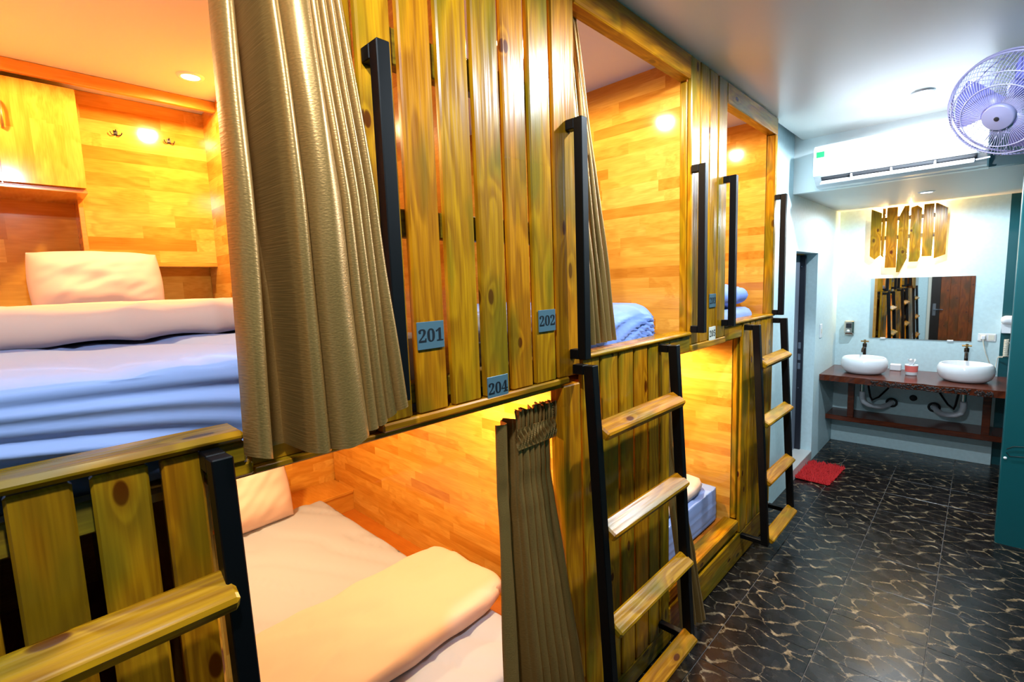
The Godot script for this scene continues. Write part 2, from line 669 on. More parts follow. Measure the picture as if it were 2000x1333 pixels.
func ladder(z0: float, z1: float, label: String) -> void:
	var t := thing("bunk_ladder", label, "ladder", Vector3(0, 0, (z0 + z1) * 0.5), "bunk ladders")
	var hz := absf(z1 - z0) * 0.5
	for s in [1.0, -1.0]:
		var m := MB.new()
		m.bar(Vector3(0.062, 1.365, s * hz), Vector3(0.132, 0.135, s * hz), 0.036, 0.032, Vector3.RIGHT)
		part("stile", m, M.black, t)
		var a := MB.new()
		a.box(Vector3(0.0235, 1.35, s * hz), Vector3(0.041, 0.03, 0.031), 0.002)
		part("bracket", a, M.black, t)
		var b := MB.new()
		b.box(Vector3(0.0595, 0.15, s * hz), Vector3(0.114, 0.026, 0.028), 0.002)
		part("bracket", b, M.black, t)
	for k in 4:
		var y := 1.178 - 0.328 * k
		var m := MB.new()
		m.grain = 2
		m.su = 0.62
		m.sv = 2.0
		m.off = Vector2(rng.randf(), rng.randf())
		m.box(Vector3.ZERO, Vector3(0.066, 0.032, hz * 2.0 - 0.022), 0.006)
		var o := part("rung", m, slat_mats[rng.randi() % 3], t, Vector3(0.082 + 0.0187 * k, y - 0.026, -0.008))
		o.rotation.z = deg_to_rad(-31.0)

func number_plate(txt: String, y: float, z: float, label: String, pale := false) -> void:
	var t := thing("number_plate", label, "sign", Vector3(0.0022, y, z), "room number plates")
	var m := MB.new()
	m.box(Vector3(0.0012, 0, 0), Vector3(0.0024, 0.064, 0.077), 0.0006)
	part("plate", m, M.cream if pale else M.plate, t)
	var f := SystemFont.new()
	f.font_names = PackedStringArray(["Droid Serif"])
	f.font_weight = 700
	var tm := TextMesh.new()
	tm.text = txt
	tm.font = f
	tm.font_size = 48
	tm.pixel_size = 0.0009
	tm.depth = 0.0008
	var o := part("numerals", tm, M.ink, t, Vector3(0.0026, 0, 0))
	o.rotation_degrees.y = 90

# ------------------------------------------------------------------ cloth
func curve(c: Array, s: float) -> float:
	for i in c.size() - 1:
		if s <= c[i + 1][0]:
			var k: float = clampf((s - c[i][0]) / (c[i + 1][0] - c[i][0]), 0.0, 1.0)
			k = 0.5 - 0.5 * cos(PI * k)
			return lerpf(c[i][1], c[i + 1][1], k)
	return c[c.size() - 1][1]

func run(c: Array, s: float) -> float:
	for i in c.size() - 1:
		if s <= c[i + 1][0]:
			return lerpf(c[i][1], c[i + 1][1], clampf((s - c[i][0]) / (c[i + 1][0] - c[i][0]), 0.0, 1.0))
	return c[c.size() - 1][1]

func fold_noise(seed_: int, freq: float) -> FastNoiseLite:
	var f := FastNoiseLite.new()
	f.seed = seed_
	f.noise_type = FastNoiseLite.TYPE_SIMPLEX_SMOOTH
	f.frequency = freq
	f.fractal_octaves = 2
	return f

# d: top, bottom (y); za, zb: z of both side edges as curves down the drop; x as a curve down the drop; prof: fold profile; amp down the drop
func curtain(d: Dictionary, label: String, nu := 120, nw := 70) -> Node3D:
	var nz := fold_noise(d.seed, 3.0)
	var y0: float = d.top
	var y1: float = d.bottom
	var f := func(u: float, w: float) -> Vector3:
		var z := lerpf(run(d.za, w), run(d.zb, w), u)
		var a := curve(d.amp, w)
		var uu := clampf(u + nz.get_noise_2d(u * 0.5, w * 0.35) * 0.02 * sin(PI * u), 0.0, 1.0)
		var x := run(d.x, w) + (curve(d.get("base", [[0, 0.0], [1, 0.0]]), uu) + bumps(d.prof, uu)) * a + nz.get_noise_2d(u * 1.2 + 9.0, w * 0.5) * 0.008 + curve(d.get("lift", [[0, 0.0], [1, 0.0]]), u) * w
		var y := lerpf(y0, y1 + curve(d.get("hem", [[0, 0.0], [1, 0.0]]), u), w)
		return Vector3(x, y, z)
	var m := MB.new()
	m.sheet(f, nu, nw, 0.0025, Vector2(d.get("uvx", 2.0), 3.0 * absf(y1 - y0)))
	var t := thing("bunk_curtain", label, "curtain", Vector3.ZERO, "bronze satin bunk curtains")
	part("cloth", m, M.curtain, t)
	return t

# rounded folds side by side: [from, to, height]
func bumps(c: Array, s: float) -> float:
	for b in c:
		if s >= b[0] and s <= b[1]:
			var k: float = (s - b[0]) / (b[1] - b[0]) * 2.0 - 1.0
			return b[2] * pow(maxf(0.0, 1.0 - k * k), 0.6)
	return 0.0

func pleats(n: int, seed_: int) -> Array:
	var r := RandomNumberGenerator.new()
	r.seed = seed_
	var c := []
	var at := 0.0
	for i in n:
		var to := 1.0 if i == n - 1 else (i + 1.0 + r.randf_range(-0.22, 0.22)) / n
		c.append([at, to, 0.8 + r.randf() * 0.4])
		at = to
	return c

func soft(called: String, label: String, category: String, at: Vector3, size: Vector3, r: float, m_: Material, disp: Callable, cell = 0.03, group := "") -> MeshInstance3D:
	var m := MB.new()
	m.soft_box(size, r, cell, disp)
	return single(called, m, m_, label, category, at, group)

func pillow(at: Vector3, w: float, h: float, thick: float, basis_: Basis, label: String, seed_: int) -> void:
	var nz := fold_noise(seed_, 5.0)
	var m := MB.new()
	var nu := 36
	var nv := 26
	var top := func(u: float, v: float, s: float) -> Vector3:
		var a := u * 2.0 - 1.0
		var b := v * 2.0 - 1.0
		var e := pow(maxf(0.0, 1.0 - pow(absf(a), 3.2)), 0.55) * pow(maxf(0.0, 1.0 - pow(absf(b), 3.2)), 0.55)
		var pin := 1.0 + 0.015 * (1.0 - absf(b)) * absf(a) - 0.03 * b * b * a * a
		var pin2 := 1.0 + 0.01 * (1.0 - absf(a)) * absf(b) - 0.04 * a * a * b * b
		var wr := nz.get_noise_2d(a * 0.22 + 3.0 * s, b * 0.25 - a * 0.12) * 0.016 * sqrt(e)
		return Vector3(a * w * 0.5 * pin, b * h * 0.5 * pin2, s * (thick * 0.5 * e + 0.003 + wr * e))
	for s in [1.0, -1.0]:
		var g := []
		for i in nu + 1:
			var row := []
			for j in nv + 1:
				var u := float(i) / nu
				var v := float(j) / nv
				var p: Vector3 = top.call(u, v, s)
				var du: Vector3 = top.call(minf(u + 0.01, 1.0), v, s) - top.call(maxf(u - 0.01, 0.0), v, s)
				var dv: Vector3 = top.call(u, minf(v + 0.01, 1.0), s) - top.call(u, maxf(v - 0.01, 0.0), s)
				row.append(m.add(p, du.cross(dv) * s, Vector2(u, v)))
			g.append(row)
		for i in nu:
			for j in nv:
				m.tri(g[i][j], g[i + 1][j], g[i + 1][j + 1])
				m.tri(g[i][j], g[i + 1][j + 1], g[i][j + 1])
	var o := single("pillow", m, M.pillow, label, "pillow", at)
	o.basis = basis_

# ------------------------------------------------------------------ the scene
func _ready() -> void:
	rng.seed = 4242
	# camera, environment, exposure
	var cam := Camera3D.new()
	cam.name = "camera"
	add_child(cam)
	cam.position = Vector3(0.925, 1.62, 0.0)
	cam.rotation_degrees = Vector3(-6.52, 44.24, -2.03)
	cam.fov = 70.38
	cam.near = 0.02
	cam.current = true
	var env := Environment.new()
	env.background_mode = Environment.BG_COLOR
	env.background_color = Color(0.02, 0.02, 0.025)
	env.tonemap_mode = Environment.TONE_MAPPER_LINEAR
	env.tonemap_exposure = 1.0
	env.sdfgi_enabled = true
	env.ssao_enabled = true
	env.ssil_enabled = true
	var we := WorldEnvironment.new()
	we.name = "environment"
	we.environment = env
	add_child(we)

	make_materials()
	make_stave_meshes()
	lights()
	shell()
	bunk_structure()
	bunk_fronts()
	bedding()
	curtains()
	washroom()
	aisle_things()

func lights() -> void:
	# the aisle, its soffit and the washing place
	downlight(Vector3(0.645, CEIL, -3.44), true, 3.3, "round downlight in the aisle ceiling in front of the air conditioner", "aisle downlights")
	downlight(Vector3(0.58, CEIL, -1.75), true, 3.7, "round downlight in the aisle ceiling beside the plate numbered 202", "aisle downlights")
	downlight(Vector3(0.60, CEIL, -0.08), true, 2.7, "round downlight in the aisle ceiling in front of the long curtain", "aisle downlights")
	downlight(Vector3(0.59, SOFFIT_Y, -4.78), true, 1.7, "round downlight in the low soffit above the basins", "aisle downlights")
	# the berths
	downlight(Vector3(-1.55, CEIL, -0.636), false, 1.45, "warm downlight in the berth ceiling with the coat hooks, near its far wall", "berth downlights")
	downlight(Vector3(-1.50, CEIL, 0.14), false, 1.0, "warm downlight in the berth ceiling in front of the cupboard", "berth downlights")
	downlight(Vector3(-0.45, CEIL, -1.43), false, 1.5, "warm downlight in the berth ceiling behind the plate numbered 202", "berth downlights")
	downlight(Vector3(-0.45, CEIL, -2.60), false, 1.7, "warm downlight in the ceiling of the last upper berth", "berth downlights")
	downlight(Vector3(-0.45, 1.283, -1.12), false, 1.0, "warm downlight in the low ceiling of the berth under plate 204", "berth downlights")
	downlight(Vector3(-1.45, 1.283, -0.62), false, 1.1, "warm downlight in the low ceiling over the pillow of the lower berth", "berth downlights")
	downlight(Vector3(-0.42, 1.283, -2.42), false, 1.5, "warm downlight in the low ceiling of the last lower berth", "berth downlights")

func structure(called: String, lo: Vector3, hi: Vector3, m: Material, label: String, category: String, bev := 0.0) -> MeshInstance3D:
	return single(called, bx(lo - (lo + hi) * 0.5, hi - (lo + hi) * 0.5, bev), m, label, category, (lo + hi) * 0.5, "", "structure")

func shell() -> void:
	# floor: slab, grout and single tiles
	var fl := structure("floor", Vector3(-0.3, -0.12, BACK_Z - 0.1), Vector3(RIGHT_X + 0.1, -0.0025, REAR_Z + 0.1), M.grout, "dark floor of black marbled tiles with gold veins", "floor")
	var tile_meshes := []
	for i in 4:
		var m := MB.new()
		m.box(Vector3(0, -0.004, 0), Vector3(0.3475, 0.008, 0.3475), 0.0012)
		for k in m.t.size():
			var p := m.v[k]
			var q := Vector2(p.x, p.z) / 0.35
			q = q.rotated(PI * 0.5 * (0 if i % 2 == 0 else 2))
			m.t[k] = q * 0.42 + Vector2(0.5 + (0.19 if i > 1 else 0.0), 0.5)
		tile_meshes.append(m.mesh())
	var x := 0.135 - 0.35 + 0.175
	while x < RIGHT_X + 0.1:
		var z := -3.30 - 0.35 * 6 - 0.175
		while z < REAR_Z:
			var o := part("tile", tile_meshes[rng.randi() % 4], M.tile, fl)
			o.position = Vector3(x, 0.0, z) - fl.position
			z += 0.35
		x += 0.35
	structure("ceiling_pods", Vector3(-2.3, CEIL, BUNK_END), Vector3(-0.03, CEIL + 0.1, REAR_Z + 0.1), M.pod_ceiling, "white painted ceiling of the upper berths", "ceiling")
	structure("ceiling_aisle", Vector3(-0.03, CEIL, SOFFIT_Z), Vector3(RIGHT_X + 0.1, CEIL + 0.1, REAR_Z + 0.1), M.ceiling, "glossy pale ceiling over the aisle", "ceiling")
	structure("wall_right", Vector3(RIGHT_X, -0.1, BACK_Z - 0.1), Vector3(RIGHT_X + 0.1, CEIL, REAR_Z + 0.1), M.teal, "teal side wall along the aisle that carries the fan", "wall")
	structure("wall_rear", Vector3(-0.1, -0.1, REAR_Z), Vector3(RIGHT_X, CEIL, REAR_Z + 0.1), M.wall, "pale blue end wall with the brown wooden door", "wall")
	structure("wall_left", Vector3(-0.12, -0.1, 1.0), Vector3(0.0, CEIL, REAR_Z), M.white_wall, "pale wall between the bunks and the brown door", "wall")
	# washing place: back wall with its teal stripe
	structure("wall_back", Vector3(LEFT_X - 0.1, -0.1, BACK_Z - 0.1), Vector3(1.05, SOFFIT_Y + 0.1, BACK_Z), M.wall, "pale blue wall behind the mirror and the basins", "wall")
	structure("wall_back", Vector3(1.05, -0.1, BACK_Z - 0.1), Vector3(RIGHT_X, SOFFIT_Y + 0.1, BACK_Z), M.teal, "dark teal wall behind the hair dryer", "wall")
	# soffit and the bulkhead under the air conditioner
	structure("ceiling_soffit", Vector3(LEFT_X - 0.1, SOFFIT_Y, BACK_Z), Vector3(RIGHT_X, SOFFIT_Y + 0.08, SOFFIT_Z - 0.06), M.soffit, "low white soffit above the basins", "ceiling")
	structure("wall_bulkhead", Vector3(LEFT_X - 0.1, SOFFIT_Y - 0.005, SOFFIT_Z - 0.06), Vector3(0.912, CEIL + 0.1, SOFFIT_Z), M.white_wall, "white bulkhead carrying the air conditioner", "wall")
	structure("wall_bulkhead", Vector3(0.912, SOFFIT_Y - 0.005, SOFFIT_Z - 0.06), Vector3(RIGHT_X, CEIL + 0.1, SOFFIT_Z), M.teal, "dark teal end of the bulkhead behind the fan", "wall")
	structure("wall_pier", Vector3(1.057, -0.1, -4.06), Vector3(RIGHT_X, SOFFIT_Y - 0.005, -3.92), M.teal, "teal wall end beside the counter with the basins", "wall", 0.004)
	# left wall beyond the bunks, with the doorway
	var lw := thing("wall_side", "pale blue wall with a narrow doorway above the red mat", "wall", Vector3(LEFT_X, 0, -4.4), "", "structure")
	for b in [[Vector3(-0.1, -0.1, -4.08), Vector3(0, CEIL + 0.1, BUNK_END)], [Vector3(-0.1, -0.1, BACK_Z), Vector3(0, CEIL + 0.1, -4.74)], [Vector3(-0.1, 1.80, -4.74), Vector3(0, CEIL + 0.1, -4.08)]]:
		var lo: Vector3 = b[0]
		var hi: Vector3 = b[1]
		part("wall_panel", bx(lo - Vector3(0, 0, -4.4), hi - Vector3(0, 0, -4.4)), M.wall, lw)
	var d := thing("door_2", "grey metal door with a dark frame behind the red mat", "door", Vector3(-0.2, 0.09, -4.41), "", "structure")
	part("door_leaf", bx(Vector3(-0.04, 0.0, -0.298), Vector3(-0.004, 1.70, 0.298), 0.003), M.door_grey, d)
	part("door_frame", bx(Vector3(-0.02, 0.0, -0.329), Vector3(0.038, 1.70, -0.30), 0.003), M.steel_dark, d)
	part("door_frame", bx(Vector3(-0.02, 0.0, 0.30), Vector3(0.038, 1.70, 0.329), 0.003), M.steel_dark, d)
	part("lintel", bx(Vector3(-0.04, 1.701, -0.329), Vector3(0.02, 1.739, 0.329), 0.003), M.podwood, d)
	for y in [0.72, 0.80, 0.90]:
		part("strike_plate", bx(Vector3(0.0, y, -0.302), Vector3(0.022, y + 0.055, -0.2985), 0.001), M.steel, d)
	for y in [0.55, 1.05, 1.60]:
		part("screw", bx(Vector3(0.006, y, -0.302), Vector3(0.014, y + 0.008, -0.2985), 0.001), M.steel, d)
	structure("wall_jamb", Vector3(-0.6, -0.1, -4.82), Vector3(LEFT_X - 0.1, SOFFIT_Y, -4.74), M.wall, "pale blue inner jamb of the narrow doorway", "wall")
	structure("wall_jamb", Vector3(-0.6, -0.1, -4.08), Vector3(LEFT_X - 0.1, SOFFIT_Y, -4.0), M.wall, "pale blue inner jamb of the narrow doorway beside the bunks", "wall")
	structure("wall_jamb", Vector3(-0.6, 1.83, -4.74), Vector3(LEFT_X - 0.1, 1.9, -4.08), M.wall, "pale blue head of the narrow doorway", "wall")
	structure("wall_jamb", Vector3(-0.66, -0.1, -4.82), Vector3(-0.6, SOFFIT_Y, -4.0), M.wall, "pale blue wall behind the grey metal door", "wall")
	structure("floor_threshold", Vector3(-0.6, -0.1, -4.74), Vector3(LEFT_X + 0.004, 0.09, -4.08), M.stone, "white speckled stone threshold behind the red mat", "threshold", 0.003)
	# door behind the camera, seen in the mirror
	var dr := thing("door_1", "brown wooden door with a lever handle, seen in the mirror", "door", Vector3(0.55, 0, REAR_Z), "", "structure")
	for k in 5:
		var m := MB.new()
		m.grain = 1
		m.su = 0.7
		m.sv = 1.4
		m.off = Vector2(k * 0.31, k * 0.17)
		m.box(Vector3(-0.28 + 0.14 * k, 0.98, -0.02), Vector3(0.139, 1.96, 0.04), 0.002)
		part("door_plank", m, M.door_dark if k == 0 else M.door_wood, dr)
	var fr := MB.new()
	for s in [-1.0, 1.0]:
		fr.box(Vector3(s * 0.375, 1.0, -0.025), Vector3(0.05, 2.0, 0.05), 0.003)
	fr.box(Vector3(0, 1.985, -0.025), Vector3(0.70, 0.05, 0.05), 0.003)
	part("door_frame", fr, M.cream, dr)
	var hd := MB.new()
	hd.tube([Vector3(-0.29, 0.86, -0.04), Vector3(-0.29, 0.86, -0.085), Vector3(-0.28, 0.86, -0.095), Vector3(-0.16, 0.86, -0.095)], 0.009)
	part("lever_handle", hd, M.steel, dr)
	part("lock_plate", bx(Vector3(-0.315, 0.74, -0.047), Vector3(-0.265, 0.98, -0.04), 0.002), M.steel, dr)

func bunk_structure() -> void:
	# outer shell of the bunk block
	structure("wall_pods_back", Vector3(-2.3, 0, BUNK_END), Vector3(-2.18, CEIL, 1.0), M.podwood, "wooden wall at the head of the berths", "wall")
	structure("wall_pods_end", Vector3(-2.18, 0, BUNK_END), Vector3(-0.05, CEIL, BUNK_END + 0.04), M.podwood, "wooden end wall of the last berths", "wall")
	structure("wall_pods_near", Vector3(-2.18, 0, 0.96), Vector3(-0.12, CEIL, 1.0), M.podwood, "wooden end wall of the first berths", "wall")
	structure("floor_pods_upper", Vector3(-2.18, 1.283, BUNK_END + 0.04), Vector3(-0.045, 1.297, 0.96), M.podwood, "wooden deck between the lower and the upper berths", "deck")
	structure("floor_pods_lower", Vector3(-2.18, 0.02, BUNK_END + 0.04), Vector3(-0.07, 0.228, 0.96), M.podfloor, "orange wooden base deck under the lower mattresses", "deck")
	# partitions: plain core, staves on the side that shows
	for p in [
		["wall_partition_upper", Vector3(-2.18, 1.297, -0.86), Vector3(-0.06, CEIL, -0.802), "wooden partition of the upper berth with the coat hooks", true],
		["wall_partition_upper", Vector3(-2.18, 1.297, -2.15), Vector3(-0.05, CEIL, -2.102), "wooden partition of the upper berth behind plate 202", true],
		["wall_partition_upper", Vector3(-2.18, 1.297, -3.27), Vector3(-0.05, CEIL, -3.252), "wooden partition at the end of the last upper berth", true],
		["wall_partition_upper", Vector3(-2.18, 1.297, 0.312), Vector3(-0.06, CEIL, 0.36), "wooden partition behind the cupboard of the upper berth", false],
		["wall_partition_lower", Vector3(-2.18, 0.228, -1.46), Vector3(-0.05, 1.283, -1.412), "wooden partition of the lower berth under plate 204", true],
		["wall_partition_lower", Vector3(-2.18, 0.228, -2.80), Vector3(-0.05, 1.283, -2.752), "wooden partition of the last lower berth", true],
		["wall_partition_lower", Vector3(-2.18, 0.228, -0.212), Vector3(-0.06, 1.283, -0.16), "wooden partition of the lower berth behind the first ladder", false]]:
		var lo: Vector3 = p[1]
		var hi: Vector3 = p[2]
		var o := structure(p[0], lo, hi, M.podwood, p[3], "wall")
		if p[4]:
			var vis := 2.1 if hi.z > -1.5 else (1.5 if hi.z > -2.5 else 0.9)
			var sx := hi.x - vis
			staves(o, Vector3(sx, lo.y, hi.z + 0.012) - o.position, Vector3.RIGHT, Vector3.UP, vis, hi.y - lo.y)
		else:
			staves(o, Vector3(hi.x, lo.y, lo.z - 0.012) - o.position, Vector3.LEFT, Vector3.UP, 1.75, hi.y - lo.y)
	# coat hook panel over the head of the first upper berth
	var hp := thing("wall_headboard", "wooden headboard panel carrying two coat hooks above the pillow", "panel", Vector3(-2.02, 1.795, -0.54), "", "structure")
	part("core", bx(Vector3(-0.03, 0, -0.255), Vector3(-0.012, 0.758, 0.262), 0.0), M.podwood, hp)
	staves(hp, Vector3(0, 0, 0.262), Vector3(0, 0, -1), Vector3.UP, 0.517, 0.758, 0.06)
	part("bottom_board", bx(Vector3(-0.155, -0.02, -0.255), Vector3(0.004, -0.001, 0.262), 0.002), M.podwood, hp)
	part("side_board", bx(Vector3(-0.155, -0.0, 0.262), Vector3(0.006, 0.758, 0.282), 0.002), M.podwood, hp)
	var hb := thing("wall_headboard", "lower headboard of wide boards behind the pillow", "panel", Vector3(-2.175, 1.30, -0.25), "", "structure")
	staves(hb, Vector3(0.008, 0, 0.55), Vector3(0, 0, -1), Vector3.UP, 1.09, 0.80, 0.1)
	var tr := MB.new()
	tr.grain = 2
	tr.su = 1.0
	tr.sv = 2.2
	tr.box(Vector3(-1.81, 2.53, -0.245), Vector3(0.024, 0.048, 1.09), 0.002)
	single("trim_1", tr, M.podwood, "wooden trim along the berth ceiling above the cupboard", "trim", Vector3.ZERO, "", "structure")
	# cupboard
	var cb := thing("wall_cupboard", "light wooden cupboard under the berth ceiling, beside the coat hooks", "cupboard", Vector3(-2.17, 2.085, 0.01))
	part("body", bx(Vector3(0, 0, -0.29), Vector3(0.325, 0.41, 0.30), 0.002), M.podwood, cb)
	for s in [[-0.286, -0.042], [-0.038, 0.296]]:
		var dp := part("door", bx(Vector3(0.327, 0.008, s[0]), Vector3(0.335, 0.406, s[1])), M.podwood, cb)
		staves(dp, Vector3(0.347, 0.008, s[0]), Vector3.UP, Vector3(0, 0, 1), 0.398, s[1] - s[0], 0.05)
		var hm := MB.new()
		var hz: float = s[1] - 0.02
		hm.tube([Vector3(0.346, 0.21, hz), Vector3(0.362, 0.215, hz), Vector3(0.372, 0.235, hz), Vector3(0.372, 0.285, hz), Vector3(0.362, 0.305, hz), Vector3(0.346, 0.31, hz)], 0.005)
		if s[1] < 0.0:
			part("handle", hm, M.brass, dp)
	part("bottom_strip", bx(Vector3(0.0, -0.012, -0.29), Vector3(0.336, -0.001, 0.30), 0.001), M.podwood, cb)
	coat_hook(Vector3(-2.02, 2.385, -0.425), "small bronze double coat hook beside the cupboard")
	coat_hook(Vector3(-2.02, 2.385, -0.632), "small bronze double coat hook near the berth corner below the ceiling lamp")
	# ledge at the head of the lower berth
	var lg := thing("headboard_ledge", "low wooden ledge at the head of the lower berth", "ledge", Vector3(-2.18, 0.228, -0.81))
	part("top_board", bx(Vector3(0, 0.112, -0.59), Vector3(0.28, 0.13, 0.59), 0.002), M.podwood, lg)
	part("front_board", bx(Vector3(0.25, 0, -0.59), Vector3(0.272, 0.111, 0.59), 0.001), M.podwood, lg)
	var hb2 := thing("wall_headboard", "wooden headboard wall of the lower berth above the ledge", "panel", Vector3(-2.18, 0.358, -0.81), "", "structure")
	staves(hb2, Vector3(0.012, 0, 0.59), Vector3(0, 0, -1), Vector3.UP, 1.19, 0.92)

func coat_hook(at: Vector3, label: String) -> void:
	var t := thing("coat_hook", label, "hook", at, "coat hooks")
	t.scale = Vector3.ONE * 0.6
	part("base_plate", bx(Vector3(0, -0.008, -0.012), Vector3(0.004, 0.03, 0.012), 0.001), M.bronze, t)
	for s in [-1.0, 1.0]:
		var m := MB.new()
		m.tube([Vector3(0.003, 0.004, 0), Vector3(0.014, -0.008, s * 0.012), Vector3(0.022, -0.008, s * 0.026), Vector3(0.026, 0.004, s * 0.034), Vector3(0.026, 0.014, s * 0.036)], 0.0035, 8)
		part("prong", m, M.bronze, t)
	var u := MB.new()
	u.tube([Vector3(0.003, 0.022, 0), Vector3(0.018, 0.024, 0), Vector3(0.024, 0.034, 0)], 0.0035, 8)
	part("prong", u, M.bronze, t)

func frame_board(called: String, lo: Vector3, hi: Vector3, grain: int, label: String, category := "beam", bev := 0.004) -> void:
	var o := slat(self, numbered(called), lo, hi, grain, bev)
	tag(o, label, category, "bunk frame timbers")

func bunk_fronts() -> void:
	# ---- upper row
	slat_panel("slat_panel", "tall panel of seven slats carrying the plates 201, 202 and 204", [[-0.537, -0.616], [-0.636, -0.720], [-0.740, -0.830], [-0.848, -0.935], [-0.950, -1.034], [-1.051, -1.140], [-1.152, -1.262]], 1.329, 2.553, [[2.105, 2.183], [1.738, 1.800], [1.352, 1.402]])
	slat_panel("slat_panel", "narrow tall panel of four slats between two upper bunk openings", [[-2.09, -2.176], [-2.184, -2.272], [-2.280, -2.372], [-2.386, -2.488]], 1.329, 2.553, [[2.10, 2.175], [1.735, 1.80], [1.352, 1.402]])
	slat_panel("slat_panel", "tall slat panel beside the cupboard berth, next to the pale wall", [[0.95, 0.87], [0.85, 0.765], [0.745, 0.66], [0.64, 0.555], [0.535, 0.45], [0.43, 0.345]], 1.366, 2.553, [[2.105, 2.183], [1.738, 1.800], [1.352, 1.402]])
	frame_board("top_beam", Vector3(-0.055, 2.457, -2.085), Vector3(0.0, 2.553, -1.266), 2, "top beam over the opening beside plate 202")
	frame_board("top_beam", Vector3(-0.055, 2.457, -3.285), Vector3(0.0, 2.553, -2.492), 2, "top beam over the last upper bunk opening")
	frame_board("top_beam", Vector3(-0.055, 2.457, -0.533), Vector3(0.0, 2.553, 0.341), 2, "top beam over the cupboard berth opening")
	frame_board("bunk_post", Vector3(-0.055, 1.39, -3.285), Vector3(0.0, 2.456, -3.246), 1, "post at the end of the upper bunks beside the pale wall", "post")
	frame_board("bunk_post", Vector3(-0.055, 1.30, -2.150), Vector3(-0.0215, 2.456, -2.089), 1, "post at the far side of the opening beside plate 202", "post")
	frame_board("bunk_post", Vector3(-0.06, 1.33, -0.534), Vector3(-0.014, 2.456, -0.498), 1, "dark edge post between the long curtain and the first slat", "post")
	frame_board("bunk_post", Vector3(-0.059, 1.40, -0.87), Vector3(-0.0575, 2.456, -0.80), 1, "post edge behind the slats between plates 201 and 202", "post")
	# rails along the upper deck
	frame_board("bed_rail", Vector3(-0.075, 1.366, -0.263), Vector3(0.012, 1.386, 0.342), 2, "glossy wooden rail in front of the blue mattress of the cupboard berth", "rail", 0.008)
	frame_board("bed_rail", Vector3(-0.02, 1.325, -0.263), Vector3(0.001, 1.3655, -0.197), 2, "short face block under the rail end by the long curtain", "rail")
	frame_board("bed_rail", Vector3(-0.03, 1.298, -0.275), Vector3(-0.004, 1.3235, -0.20), 2, "small lower block under the rail end by the long curtain", "rail")
	frame_board("bed_rail", Vector3(-0.075, 1.372, -2.085), Vector3(0.01, 1.389, -1.268), 2, "wooden rail at the foot of the opening beside plate 202", "rail", 0.006)
	frame_board("bed_rail", Vector3(-0.075, 1.376, -3.285), Vector3(0.01, 1.393, -2.49), 2, "wooden rail at the foot of the last upper opening", "rail", 0.006)
	frame_board("deck_beam", Vector3(-0.03, 1.300, -2.74), Vector3(-0.001, 1.370, -2.49), 2, "deck beam under the last upper rail above the lit lower berth")
	frame_board("deck_beam", Vector3(-0.03, 1.300, -2.089), Vector3(-0.001, 1.371, -1.892), 2, "deck beam left of the narrow slat panel over the lit lower berth")
	frame_board("deck_beam", Vector3(-0.03, 1.297, -2.489), Vector3(0.006, 1.3285, -2.09), 2, "deck ledge under the narrow slat panel")
	frame_board("deck_beam", Vector3(-0.045, 1.309, -1.20), Vector3(0.006, 1.3285, -0.535), 2, "deck ledge under the panel with plates 201 and 202")
	single("deck_joist", bx(Vector3(-0.044, 1.2972, -1.17), Vector3(-0.004, 1.3085, -0.276), 0.002), slat_mats[2], "joist edge above the open lower berth", "beam", Vector3.ZERO, "bunk frame timbers")
	single("deck_joist", bx(Vector3(-0.044, 1.3085, -0.534), Vector3(-0.022, 1.355, -0.276), 0.002), slat_mats[2], "joist edge behind the hem of the long curtain", "beam", Vector3.ZERO, "bunk frame timbers")
	# ---- lower row
	var e0 := [[-0.139, -0.196], [-0.053, -0.123], [0.036, -0.034]]
	var z := 0.125
	while z < 0.96:
		e0.append([z, z - 0.07])
		z += 0.089
	e0.reverse()
	slat_panel("slat_panel", "lower slat panel behind the first ladder, under the glossy rail", e0, 0.10, 1.362, [[1.27, 1.322], [0.80, 0.86], [0.30, 0.36]])
	slat_panel("slat_panel", "lower slat panel behind the ladder under the opening beside plate 202", [[-1.275, -1.374], [-1.386, -1.490], [-1.504, -1.595], [-1.607, -1.703], [-1.716, -1.798], [-1.808, -1.888]], 0.10, 1.371, [[1.27, 1.335], [0.80, 0.86], [0.30, 0.36]])
	slat_panel("slat_panel", "lower slat panel behind the last ladder at the end of the bunks", [[-2.756, -2.860], [-2.872, -2.950], [-2.96, -3.045], [-3.054, -3.14], [-3.148, -3.285]], 0.17, 1.375, [[1.27, 1.335], [0.80, 0.86], [0.30, 0.36]])
	frame_board("bunk_post", Vector3(-0.055, 0.25, -1.262), Vector3(0.0, 1.30, -1.172), 1, "post between the open lower berth and the second ladder", "post")
	frame_board("bunk_post", Vector3(-0.055, 0.25, -2.805), Vector3(-0.0215, 1.30, -2.745), 1, "post at the far side of the lit lower berth", "post")
	frame_board("base_rail", Vector3(-0.085, 0.19, -2.745), Vector3(-0.002, 0.25, -1.892), 2, "wooden base rail at the foot of the last lower opening", "rail", 0.006)
	frame_board("base_rail", Vector3(-0.085, 0.19, -1.17), Vector3(-0.002, 0.25, -0.20), 2, "wooden base rail under the berth of plate 204", "rail", 0.006)
	frame_board("base_board", Vector3(-0.03, 0.006, -3.285), Vector3(0.0, 0.165, -1.892), 2, "long kick board along the floor under the far bunks", "board")
	frame_board("base_board", Vector3(-0.03, 0.006, -1.890), Vector3(0.0, 0.098, 0.96), 2, "long kick board along the floor under the near bunks", "board")
	# ---- steel
	grab_handle(-0.557, "black grab handle beside the long curtain, near plate 201")
	grab_handle(-1.222, "black grab handle at the panel edge beside plate 202")
	grab_handle(-2.10, "black grab handle at the near edge of the narrow slat panel")
	grab_handle(-2.455, "black grab handle at the far edge of the narrow slat panel")
	grab_handle(-3.262, "black grab handle on the end post of the bunks")
